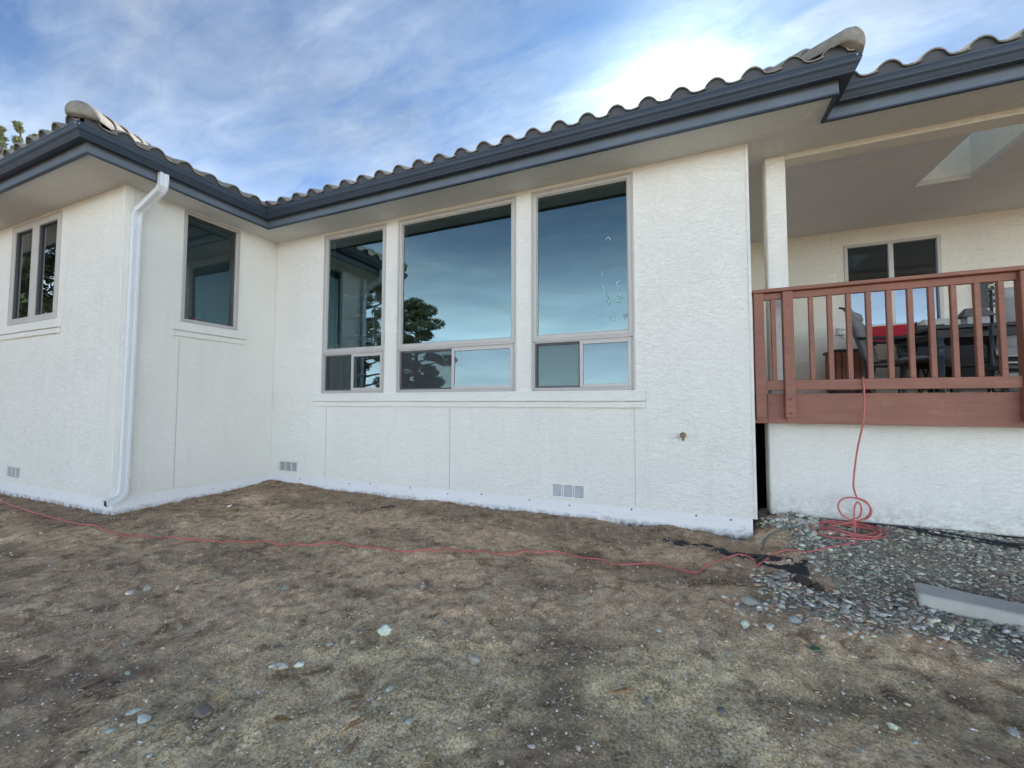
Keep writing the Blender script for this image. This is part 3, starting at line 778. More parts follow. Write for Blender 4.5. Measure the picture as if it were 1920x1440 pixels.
dk.quad((B_ - S_, yb_, zr), (RX - S_, yb_, zr), (RX - S_, yb_ + 5.6, zl), (B_ - S_, yb_ + 5.6, zl))
dk.quad((RX - S_, R_ + S_, zr), (6.6, R_ + S_, zr), (6.6, yb_ + 5.6, zl), (RX - S_, yb_ + 5.6, zl))
dk.quad((-13.6, A_ + S_, zr), (B_ - S_, A_ + S_, zr), (B_ - S_, yb_ + 5.6, zl), (-13.6, yb_ + 5.6, zl))
dk.build('roof_deck', closure_mat, roof, fix=False)
# end wall of the attic and of the porch at right, back wall
MB().box(6.5, 6.62, 3.03, 10.4, 0.1, 4.2).build('wall', porch_stucco, house)
MB().add([(6.6, R_ + .1, zl), (6.6, R_ + S_, zr), (6.6, yb_ + 5.6, zl), (6.5, R_ + .1, zl), (6.5, R_ + S_, zr), (6.5, yb_ + 5.6, zl)], [(0, 1, 2), (3, 5, 4), (0, 3, 4, 1), (1, 4, 5, 2), (0, 2, 5, 3)]).build('gable', stucco, house)
MB().box(-13.6, 6.6, 10.2, 10.4, -0.5, 4.25).build('wall', stucco, house)
MB().add([(-13.6, A_ + .1, zl), (-13.6, A_ + S_, zr), (-13.6, yb_ + 5.6, zl), (-13.5, A_ + .1, zl), (-13.5, A_ + S_, zr), (-13.5, yb_ + 5.6, zl)], [(0, 2, 1), (3, 4, 5), (0, 1, 4, 3), (1, 2, 5, 4), (0, 3, 5, 2)]).build('gable', stucco, house)
MB().box(-13.62, -13.5, -2.02, 10.3, -0.3, 4.2).build('wall', stucco, house)

# hip cap tiles
def cap_mesh():
    vs = []; fs = []; n_ = 12; L_ = 0.43
    for s_, r0 in ((0.0, 0.134), (0.015, 0.140), (L_, 0.116)):
        for j in range(n_ + 1):
            a = math.pi * (-0.08 + 1.16 * j / n_); vs.append((r0 * math.cos(a), s_, r0 * 0.92 * math.sin(a) + (0.018 if s_ < 0.1 else 0)))
    for s_, r0 in ((0.0, 0.121), (L_, 0.102)):
        for j in range(n_ + 1):
            a = math.pi * (-0.08 + 1.16 * j / n_); vs.append((r0 * math.cos(a), s_, r0 * 0.92 * math.sin(a) + (0.018 if s_ < 0.1 else 0)))
    m_ = n_ + 1
    for j in range(n_):
        fs += [(j, j + 1, m_ + j + 1, m_ + j), (m_ + j, m_ + j + 1, 2 * m_ + j + 1, 2 * m_ + j), (3 * m_ + j, 4 * m_ + j, 4 * m_ + j + 1, 3 * m_ + j + 1), (j, 3 * m_ + j, 3 * m_ + j + 1, j + 1), (2 * m_ + j, 2 * m_ + j + 1, 4 * m_ + j + 1, 4 * m_ + j)]
    fs += [(0, m_, 2 * m_, 4 * m_, 3 * m_), (n_, 3 * m_ + n_, 4 * m_ + n_, 2 * m_ + n_, m_ + n_)]
    me_ = bpy.data.meshes.new('hip_tile'); me_.from_pydata(vs, [], fs); me_.materials.append(tile_mat)
    bm = bmesh.new(); bm.from_mesh(me_); bmesh.ops.recalc_face_normals(bm, faces=bm.faces[:]); bm.to_mesh(me_); bm.free()
    me_.polygons.foreach_set('use_smooth', [True] * len(me_.polygons))
    try: me_.set_sharp_from_angle(angle=R(40))
    except Exception: pass
    return me_
cap_me = cap_mesh()
def starter_mesh():
    me_ = cap_me.copy(); me_.name = 'hip_tile'; bm = bmesh.new(); bm.from_mesh(me_)
    n_ = 12; rows = []
    for q, (s_, f_) in enumerate(((0.006, 1.0), (-0.03, .93), (-0.055, .72), (-0.068, .40))):
        rows.append([bm.verts.new((0.138 * f_ * math.cos(math.pi * (-0.08 + 1.16 * j / n_)), s_, 0.127 * f_ * math.sin(math.pi * (-0.08 + 1.16 * j / n_)) + 0.018)) for j in range(n_ + 1)])
    for a, b_ in zip(rows[:-1], rows[1:]):
        for j in range(n_): bm.faces.new((a[j], a[j + 1], b_[j + 1], b_[j]))
    bm.faces.new(rows[-1])
    bm.faces.new([r_[0] for r_ in rows] + [r_[-1] for r_ in rows[::-1]])
    bmesh.ops.recalc_face_normals(bm, faces=bm.faces[:]); bm.to_mesh(me_); bm.free()
    me_.polygons.foreach_set('use_smooth', [True] * len(me_.polygons)); return me_
start_me = starter_mesh()
def hip(corner, n_caps, lift=0.070, first=0.0):
    d = Vector((-1, 1, PIT)).normalized(); side = Vector((1, 1, 0)).normalized(); up_ = side.cross(d); 
    if up_.z < 0: up_ = -up_; side = -side
    for i in range(n_caps):
        pos = Vector((corner[0], corner[1], Z0)) + d * (first + i * 0.355) + Vector((0, 0, lift))
        ob_ = bpy.data.objects.new('hip_tile', start_me if i == 0 else cap_me); COL.objects.link(ob_); ob_.parent = roof
        m_ = Matrix(((side.x, d.x, up_.x, pos.x), (side.y, d.y, up_.y, pos.y), (side.z, d.z, up_.z, pos.z), (0, 0, 0, 1)))
        ob_.matrix_local = m_ @ Matrix.Rotation(rng.uniform(-0.02, 0.02), 4, 'Z')
hip((B_, A_), 24, first=0.035); hip((RX, M_), 24, first=0.03)
# ------------------------------------------------------------------ windows
def ring(Pf, u0, u1, z0, z1, w_, d0, d1, name, mat, parent, bev=0.003, **kw):
    mb = MB()
    mb.box(u0, u0 + w_, d0, d1, z0, z1, bev); mb.box(u1 - w_, u1, d0, d1, z0, z1, bev)
    mb.box(u0 + w_ + 1e-4, u1 - w_ - 1e-4, d0 + .0008, d1, z0, z0 + w_, bev); mb.box(u0 + w_ + 1e-4, u1 - w_ - 1e-4, d0 + .0008, d1, z1 - w_, z1, bev)
    mb.mapped(Pf); return mb.build(name, mat, parent, **kw)
def pane(Pf, u0, u1, z0, z1, d, parent, mat=None, name='pane', **kw):
    mb = MB().quad((u0, d, z0), (u1, d, z0), (u1, d, z1), (u0, d, z1)); mb.mapped(Pf)
    return mb.build(name, mat or glass, parent, fix=False, **kw)
def win(label):
    o = empty('window', (0, 0, 0), label=label); o.parent = house; return o
def tall_window(u0, u1, label):
    w_ = win(label); z0, z1 = 1.478, 3.958; zt = 2.085
    ring(P_main, u0, u1, z0, z1, 0.024, -0.012, 0.075, 'frame', frame_mat, w_)
    a, b_ = u0 + 0.0242, u1 - 0.0242
    mb = MB().box(a, b_, -0.009, 0.075, zt - 0.012, zt + 0.026, 0.002); mb.mapped(P_main); mb.build('transom', frame_mat, w_)
    ring(P_main, a, b_, zt + 0.0262, z1 - 0.0242, 0.040, -0.004, 0.060, 'sash', sash_mat, w_)
    ring(P_main, a + 0.040, b_ - 0.040, zt + 0.066, z1 - 0.0642, 0.012, 0.010, 0.055, 'glazing_bead', frame_mat, w_)
    pane(P_main, a + 0.045, b_ - 0.045, zt + 0.07, z1 - 0.068, 0.030, w_)
    # slider: right leaf fixed proud, left leaf behind an insect screen
    c = (u0 + u1) / 2; zb, zc = z0 + 0.0242, zt - 0.0122
    ring(P_main, a, b_, zb, zc, 0.014, 0.002, 0.075, 'slider_track', sash_mat, w_, bev=0.002)
    ring(P_main, c - 0.012, b_ - 0.0145, zb + 0.0145, zc - 0.0145, 0.038, -0.006, 0.030, 'slider_sash', sash_mat, w_)
    pane(P_main, c + 0.02, b_ - 0.048, zb + 0.05, zc - 0.05, 0.014, w_, glass_low)
    ring(P_main, a + 0.0145, c - 0.0125, zb + 0.0145, zc - 0.0145, 0.022, 0.034, 0.046, 'screen_frame', dark_frame, w_, bev=0.002)
    pane(P_main, a + 0.036, c - 0.014, zb + 0.036, zc - 0.036, 0.038, w_, screen_mat, 'insect_screen')
    pane(P_main, a + 0.02, c + 0.03, zb + 0.02, zc - 0.02, 0.062, w_)
    mb = MB()
    for uu_ in (u0 + 0.02, u1 - 0.045):
        for z_ in (z0 + 0.004, zt - 0.010): mb.box(uu_, uu_ + 0.025, -0.0145, -0.0085, z_, z_ + 0.006)
    mb.mapped(P_main); mb.build('weep_cover', dark_frame, w_)
    return w_
w1 = tall_window(*W_MAIN[0][:2], 'narrow left window of the three')
w2 = tall_window(*W_MAIN[1][:2], 'wide middle window of the three')
w3 = tall_window(*W_MAIN[2][:2], 'right window of the three with pale stickers')
# stickers on the right window: hand-cut rings, leaves and dots
def decal(pts, r, mat):
    mb = MB().tube([(u, 0.0262, z) for u, z in pts], r, 5); mb.build('sticker', mat, w3)
def arc(u, z, r, a0, a1, sx=1, n=10): return [(u + sx * r * math.cos(R(a0 + (a1 - a0) * i / n)), z + r * math.sin(R(a0 + (a1 - a0) * i / n))) for i in range(n + 1)]
decal(arc(-0.735, 2.30, 0.026, -60, 210), 0.005, decal_mat); decal(arc(-0.735, 2.29, 0.012, 0, 300), 0.004, decal_mat)
decal(arc(-0.655, 2.69, 0.030, 40, 330), 0.006, decal_mat); decal(arc(-0.665, 2.52, 0.036, 0, 320), 0.008, green_decal)
decal([(-0.79, 2.62), (-0.80, 2.52), (-0.77, 2.47), (-0.75, 2.50), (-0.78, 2.56)], 0.008, green_decal)
decal([(-0.70, 2.49), (-0.645, 2.56), (-0.63, 2.62)], 0.006, decal_mat)
decal([(-0.86, 2.74), (-0.83, 2.66), (-0.81, 2.58)], 0.003, decal_mat); decal([(-0.85, 2.86), (-0.84, 2.80)], 0.003, decal_mat)
decal([(-0.59, 2.28), (-0.61, 2.34), (-0.60, 2.30), (-0.57, 2.35), (-0.59, 2.31)], 0.005, decal_mat)
decal(arc(-0.775, 3.23, 0.022, -40, 200), 0.004, decal_mat)
for u, z in ((-0.90, 2.33), (-0.87, 2.36), (-0.84, 2.35), (-0.80, 2.40), (-0.76, 2.41), (-0.70, 2.38)):
    decal([(u, z), (u + 0.012, z + 0.004)], 0.005, decal_mat)

wb = win('window in the side wall of the wing')
ring(P_wingB, W_B[0][0], W_B[0][1], W_B[0][2], W_B[0][3], 0.028, -0.012, 0.075, 'frame', frame_mat, wb)
ring(P_wingB, W_B[0][0] + .0282, W_B[0][1] - .0282, W_B[0][2] + .0282, W_B[0][3] - .0282, 0.020, -0.002, 0.06, 'sash', sash_mat, wb)
pane(P_wingB, W_B[0][0] + .04, W_B[0][1] - .04, W_B[0][2] + .04, W_B[0][3] - .04, 0.03, wb, glass_b)
wa = win('pair of casements at far left')
u0, u1, z0, z1 = W_A[0]
ring(P_wingA, u0, u1, z0, z1, 0.020, -0.010, 0.075, 'frame', frame_mat, wa)
c = (u0 + u1) / 2
for a, b_ in ((u0 + .0205, c - 0.004), (c + 0.004, u1 - .0205)):
    s_ = ring(P_wingA, a, b_, z0 + .0205, z1 - .0205, 0.085, -0.012, 0.05, 'casement', sash_mat, wa, bev=0.006)
    ring(P_wingA, a + .085, b_ - .085, z0 + .1055, z1 - .1055, 0.010, 0.006, 0.05, 'glazing_bead', dark_frame, wa, bev=0.001)
    pane(P_wingA, a + .08, b_ - .08, z0 + .1, z1 - .1, 0.03, wa, glass_b)
wp = win('window under the porch')
u0, u1, z0, z1 = W_BACK[0]
ring(P_back, u0, u1, z0, z1, 0.045, -0.012, 0.075, 'frame', frame_mat, wp)
mb = MB().box(c_ := (u0 + u1) / 2 - 0.03, c_ + 0.06, -0.006, 0.06, z0 + .046, z1 - .046, 0.003); mb.mapped(P_back); mb.build('mullion', sash_mat, wp)
pane(P_back, u0 + .04, c_ + 0.01, z0 + .04, z1 - .04, 0.03, wp, glass_porch); pane(P_back, c_ + .05, u1 - .04, z0 + .04, z1 - .04, 0.034, wp, glass_porch)

def sill(Pf, u0, u1, z0, z1, mat=stucco, label=None):
    s_ = MB(); g_ = z0 + (z1 - z0) * 0.36
    s_.box(u0, u1, -0.052, 0.0, g_ + 0.008, z1, 0.006); s_.box(u0 + 0.01, u1 - 0.008, -0.036, 0.0, z0, g_, 0.006)
    s_.box(u0 + 0.014, u1 - 0.014, -0.010, 0.0, g_ + 0.0003, g_ + 0.0077); s_.mapped(Pf); s_.build('window_sill', mat, house, label=label)
sill(P_main, -5.312, -0.378, 1.278, 1.462, label='long stucco sill under the three windows')
sill(P_wingB, -1.484, -0.498, 2.224, 2.42); sill(P_wingA, -9.48, -7.675, 2.262, 2.452); sill(P_back, 2.25, 3.53, 2.33, 2.465, porch_stucco)

# crawl space vents
def vent(u0, u1, z0, z1, Pf, mat, dirty=False):
    v_ = empty('crawl_vent', (0, 0, 0)); v_.parent = house
    b_ = MB().box(u0 + .001, u1 - .001, 0.020, 0.05, z0 + .001, z1 - .001); b_.mapped(Pf); b_.build('vent_back', vent_dark, v_)
    ring(Pf, u0 + .0008, u1 - .0008, z0 + .0008, z1 - .0008, 0.012, -0.002, 0.022, 'vent_frame', mat, v_, bev=0.002)
    wv = (u1 - u0 - 0.024) / 3
    for i in range(3):
        g_ = MB(); a = u0 + 0.012 + i * wv
        g_.box(a + .004, a + .012, 0.002, 0.018, z0 + .014, z1 - .014); g_.box(a + wv - .012, a + wv - .004, 0.002, 0.018, z0 + .014, z1 - .014)
        nl = 11
        for j in range(nl):
            zc = z0 + 0.018 + (z1 - z0 - 0.036) * (j + 0.5) / nl
            g_.add([(a + .013, 0.001, zc - .0030), (a + wv - .013, 0.001, zc - .0030), (a + wv - .013, 0.010, zc + .0028), (a + .013, 0.010, zc + .0028)], [(0, 1, 2, 3)])
        g_.mapped(Pf); g_.build('vent_louvre', mat, v_, fix=False)
vent_white = m_plain('vent_clean_metal', (0.90, 0.90, 0.90), 0.4)
vent(*VENTS_MAIN[0], P_main, vent_mat); vent(*VENTS_MAIN[1], P_main, vent_white); vent(*VENTS_A[0], P_wingA, vent_mat)

# hose bib
hb = empty('hose_bib', (0, 0, 0)); hb.parent = house
b_ = MB(); bx, bz = -0.012, 0.995
def discY(mb, x, z, y0, y1, r, n=14):
    vs = [(x + r * math.cos(2 * math.pi * j / n), y, z + r * math.sin(2 * math.pi * j / n)) for y in (y0, y1) for j in range(n)]
    mb.add(vs, [(j, (j + 1) % n, n + (j + 1) % n, n + j) for j in range(n)] + [tuple(range(n)), tuple(range(2 * n - 1, n - 1, -1))], True)
discY(b_, bx, bz, -0.012, 0.0, 0.032, 8); discY(b_, bx, bz, -0.07, -0.012, 0.014); discY(b_, bx, bz, -0.085, -0.05, 0.021)
b_.tube([(bx, -0.055, bz - 0.005), (bx, -0.066, bz - 0.03), (bx, -0.070, bz - 0.052)], [0.015, 0.014, 0.015], 10)
b_.build('valve_body', brass_mat, hb)
b_ = MB(); discY(b_, bx, bz, -0.096, -0.088, 0.026, 12); discY(b_, bx, bz, -0.104, -0.085, 0.007); b_.build('valve_handle', brass_mat, hb)
# stain below it
b_ = MB().lathe([(0.0, 0), (0.002, 0)], (0, 0, 0), 3)

# downspout: rectangular pipe with elbows
def duct(path, w_, dpt, mat, parent, name='downspout_pipe', widths=None):
    """path of (centre, side vector, outward vector); corrugated rectangle"""
    prof = [(-.5, -.5), (-.2, -.5), (-.14, -.42), (.14, -.42), (.2, -.5), (.5, -.5), (.5, -.1), (.44, 0), (.5, .1), (.5, .5), (-.5, .5), (-.5, -.0)]
    mb = MB(); n_ = len(prof); vs = []
    for c, s_, o_ in path:
        for a, b_ in prof: vs.append(Vector(c) + Vector(s_) * a * w_ + Vector(o_) * (-b_) * dpt)
    fs = [(i * n_ + j, i * n_ + (j + 1) % n_, (i + 1) * n_ + (j + 1) % n_, (i + 1) * n_ + j) for i in range(len(path) - 1) for j in range(n_)]
    fs.append(tuple(range(n_ - 1, -1, -1)))
    mb.add(vs, fs); return mb.build(name, mat, parent)
dsp = empty('downspout', (0, 0, 0), label='white rectangular downspout at the wing corner'); dsp.parent = house
Y_ = -1.925; xw = -6.205; side = (0, 1, 0)
def el(pts):
    out = []
    for i, p in enumerate(pts):
        t = (Vector(pts[min(i + 1, len(pts) - 1)]) - Vector(pts[max(i - 1, 0)])).normalized()
        o_ = Vector(side).cross(t); o_.normalize()
        if o_.x < 0 and abs(o_.x) > 0.3: o_ = -o_
        elif abs(o_.x) <= 0.3 and o_.z > 0: o_ = -o_
        out.append((p, side, o_))
    return out
top = [(-5.735, Y_ + .03, 4.09), (-5.735, Y_ + .03, 4.00), (-5.74, Y_ + .03, 3.935), (-5.775, Y_ + .025, 3.885), (-5.85, Y_ + .02, 3.845), (-6.08, Y_ + .01, 3.735), (-6.16, Y_, 3.695), (-6.198, Y_, 3.64), (xw, Y_, 3.56)]
duct(el(top), 0.088, 0.062, white_metal, dsp, 'upper_elbow')
duct(el([(xw, Y_, 3.565), (xw, Y_ - .002, 1.9), (xw, Y_ - .012, 0.34)]), 0.083, 0.058, white_metal, dsp, 'downspout_pipe')
low = [(xw, Y_ - .012, 0.36), (xw, Y_ - .014, 0.28), (xw, Y_ - .028, 0.235), (xw, Y_ - .060, 0.200), (xw, Y_ - .10, 0.180), (xw, Y_ - .17, 0.160)]
pp = []
for i, p in enumerate(low):
    t = (Vector(low[min(i + 1, len(low) - 1)]) - Vector(low[max(i - 1, 0)])).normalized()
    s_ = Vector((1, 0, 0)).cross(t); pp.append((p, s_ if s_.y > 0 or s_.z > 0 else -s_, (1, 0, 0)))
duct(pp, 0.086, 0.060, white_metal, dsp, 'lower_elbow')
MB().box(xw - .034, xw + .034, Y_ - .05, Y_ + .05, 0.395, 0.40).build('pipe_seam', white_metal, dsp)
MB().box(xw - 0.033, xw + 0.0325, Y_ - .0475, Y_ + .0475, 3.50, 3.515).build('pipe_strap', white_metal, dsp)
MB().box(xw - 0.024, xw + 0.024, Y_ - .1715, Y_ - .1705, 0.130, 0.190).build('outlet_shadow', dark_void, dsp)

# skirt wall under the deck, skylight shaft
sk = MB(); sk.box(0.828, 6.5, 0.40, 0.62, 0.158, 1.36, 0.012); sk.build('skirt_wall', skirt_stucco, house, label='stucco skirt wall under the deck')
MB().box(6.35, 6.5, 0.63, 3.03, -0.3, 1.4).build('skirt_wall', stucco, house)  # unseen end wall, added to keep light out from under the deck
MB().box(0.66, 6.34, 2.9, 3.02, -0.3, 1.40).build('crawlspace_shade_back', dark_void, house)  # near-black sheets here and at the side: crawlspace shade put into their colour
MB().box(0.646, 0.70, 0.62, 2.9, -0.3, 1.40).build('crawlspace_shade_side', dark_void, house)
zt_ = Z0 + PIT * (SKY0 - R_) + 0.12; zt2 = Z0 + PIT * (SKY1 - R_) + 0.12
sh = MB()
def wedge(x0, x1, y0, y1, za, zb_):
    sh.add([(x0, y0, SOF + .0605), (x1, y0, SOF + .0605), (x1, y1, SOF + .0605), (x0, y1, SOF + .0605), (x0, y0, za), (x1, y0, za), (x1, y1, zb_), (x0, y1, zb_)],
           [(0, 1, 2, 3), (4, 5, 6, 7), (0, 1, 5, 4), (1, 2, 6, 5), (2, 3, 7, 6), (3, 0, 4, 7)])
wedge(SKX0 - .04, SKX0, SKY0 - .04, SKY1 + .04, zt_, zt2); wedge(SKX1, SKX1 + .04, SKY0 - .04, SKY1 + .04, zt_, zt2)
wedge(SKX0, SKX1, SKY0 - .04, SKY0 - .0002, zt_, zt_); wedge(SKX0, SKX1, SKY1 + .0002, SKY1 + .04, zt2, zt2)
sh.build('skylight_shaft', shaft_mat, house)
MB().add([(SKX0 - .03, SKY0 - .03, zt_ + .01), (SKX1 + .03, SKY0 - .03, zt_ + .01), (SKX1 + .03, SKY1 + .03, zt2 + .01), (SKX0 - .03, SKY1 + .03, zt2 + .01)], [(0, 1, 2, 3)]).build('skylight_pane', skylight_glass, house, fix=False)

# ------------------------------------------------------------------ rooms seen through the glass
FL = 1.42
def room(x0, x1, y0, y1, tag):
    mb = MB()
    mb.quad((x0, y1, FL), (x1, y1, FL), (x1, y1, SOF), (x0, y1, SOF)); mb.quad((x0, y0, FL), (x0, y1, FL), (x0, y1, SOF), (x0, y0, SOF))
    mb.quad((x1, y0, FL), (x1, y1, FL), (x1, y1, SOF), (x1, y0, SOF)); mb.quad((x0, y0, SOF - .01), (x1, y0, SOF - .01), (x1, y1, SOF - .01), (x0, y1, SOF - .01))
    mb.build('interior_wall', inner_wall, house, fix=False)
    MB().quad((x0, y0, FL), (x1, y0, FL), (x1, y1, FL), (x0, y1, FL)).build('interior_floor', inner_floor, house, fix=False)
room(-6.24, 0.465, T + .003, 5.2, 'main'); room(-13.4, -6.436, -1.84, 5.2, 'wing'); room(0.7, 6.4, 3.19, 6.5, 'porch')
# white lining boards round the window openings inside
for h in W_MAIN: ring(P_main, h[0] + .002, h[1] - .002, h[2] + .002, h[3] - .002, 0.018, 0.080, T + 0.03, 'window_lining', inner_jamb, house, bev=0.002)
ring(P_wingB, W_B[0][0] + .002, W_B[0][1] - .002, W_B[0][2] + .002, W_B[0][3] - .002, 0.02, 0.08, T + 0.03, 'window_lining', inner_jamb, house, bev=0.002)
# things inside: an open glazed cabinet, a table, a roller blind, a pale storage unit
cab = empty('bookcase', (-5.62, 1.35, FL), label='grey open bookcase seen dimly through the narrow left window', cat='bookcase')
for u in (-0.38, 0.36): MB().box(cab.location.x + u, cab.location.x + u + .04, 1.2, 1.5, FL, FL + 2.0).build('side_panel', inner_trim, cab)
for i in range(6):
    MB().box(cab.location.x - .339, cab.location.x + .359, 1.2, 1.5, FL + 0.05 + i * .37, FL + .085 + i * .37).build('shelf', inner_trim, cab)
MB().box(cab.location.x - .38, cab.location.x + .40, 1.505, 1.52, FL, FL + 2.0).build('back_panel', m_plain('cabinet_back', (0.07, 0.09, 0.11), 0.8), cab)
bl = MB().box(-6.485, -6.455, -1.34, -0.66, 3.84, 3.955, 0.01); bl.build('roller_blind', blind_mat, house)
t_ = empty('storage_unit', (-7.45, 0.25, FL), label='pale low storage unit inside the wing window', cat='cabinet')
MB().box(-8.1, -7.0, 0.05, 0.45, FL, FL + 1.42, .01).build('carcass', m_plain('pale_cabinet', (0.42, 0.46, 0.40), 0.7), t_)
MB().box(-8.12, -6.98, 0.03, 0.47, FL + 1.4205, FL + 1.445, .004).build('top', inner_trim, t_)
MB().box(-7.52, -7.51, 0.044, 0.0495, FL + .05, FL + 1.38).build('door_gap', dark_void, t_)
rc = MB(); rc.box(-6.40, -6.335, -1.22, -1.02, 2.452, 2.532, 0.008)
thing_mesh(rc, 'carton', sill_red, (-6.38, -1.12, 2.455), label='flat red and white carton on the inner sill of the wing window', cat='box')
bt = MB().lathe([(0.018, 0), (0.02, 0.005), (0.02, 0.05), (0.008, 0.065), (0.008, 0.08)], (-6.39, -0.80, 2.455), 10)
thing_mesh(bt, 'bottle', m_plain('green_bottle', (0.25, 0.36, 0.28), 0.4), (-6.39, -0.80, 2.455), label='tiny pale green bottle on the inner sill of the wing window', cat='bottle')
orn = MB()
for zc, r in ((2.00, .010), (1.96, .018), (1.92, .024), (1.86, .014), (1.80, .022), (1.75, .028), (1.70, .020), (1.66, .010)):
    orn.lathe([(0.001, -r), (r, -r * .3), (r * .9, r * .3), (0.001, r)], (-2.765, 0.13, zc), 8)
orn.tube([(-2.765, 0.13, 2.06), (-2.765, 0.13, 1.64)], 0.003, 5)
thing_mesh(orn, 'hanging_ornament', black_plastic, (-2.765, 0.13, 2.06), label='dark beaded ornament hanging inside the middle lower window', cat='ornament')

# ------------------------------------------------------------------ deck with railing
deck = empty('deck', (1.0, 0.1, 1.42), label='raised porch deck with red-brown painted wooden railing', cat='deck')
DX1 = 6.5
MB().box(0.78, DX1, 0.10, 0.138, 1.133, 1.428, 0.003).build('rim_board', deck_mat, deck)
MB().box(0.658, 0.7785, 0.10, 0.138, 1.131, 1.427, 0.003).build('rim_board', deck_mat, deck)
for i in range(20):
    y = 0.142 + i * 0.1445; MB().box(0.664, DX1 - .2, y, y + 0.139, 1.385, 1.42, 0.003).build('deck_board', deck_mat, deck)
for x0, y0 in ((0.669, 0.012), (0.917, 0.012), (2.592, 0.012), (4.45, 0.012)):
    p_ = MB(); p_.box(x0, x0 + 0.088, y0, 0.098, 1.192, 2.436, 0.005)
    p_.add([(x0 + .006, y0 + .012, 1.192), (x0 + .082, y0 + .012, 1.192), (x0 + .065, y0 + .012, 1.172), (x0 + .022, y0 + .012, 1.172), (x0 + .006, .098, 1.192), (x0 + .082, .098, 1.192), (x0 + .065, .098, 1.172), (x0 + .022, .098, 1.172)],
           [(0, 1, 2, 3), (4, 5, 6, 7), (0, 1, 5, 4), (1, 2, 6, 5), (2, 3, 7, 6), (3, 0, 4, 7)])
    po = p_.build('post', deck_mat, deck)
    if x0 > 0.7:
        for z in (1.375, 1.235):
            bo = MB(); discY(bo, x0 + .044, z, y0 - .008, y0 + .002, 0.013, 8); bo.build('bolt', deck_mat, po)
MB().box(0.660, DX1, -0.006, 0.134, 2.437, 2.472, 0.004).build('cap_rail', deck_mat, deck)
segs_ = [(0.758, 0.9165), (1.0055, 2.5915), (2.6805, 4.4495), (4.5385, DX1)]
for a, b2 in segs_:
    MB().box(a, b2, 0.052, 0.090, 2.370, 2.4365, 0.003).build('top_rail', deck_mat, deck)
    MB().box(a, b2, 0.048, 0.086, 1.462, 1.560, 0.003).build('bottom_rail', deck_mat, deck)
bal = [0.842] + [1.157 + .1482 * i for i in range(10)] + [2.78 + .1482 * i for i in range(12)] + [4.66 + .1482 * i for i in range(12)]
for x in bal:
    j = rng.uniform(-.002, .002)
    MB().box(x + j - .0195, x + j + .0195, 0.050, 0.088, 1.5605, 2.3695, 0.003).build('baluster', deck_mat, deck)

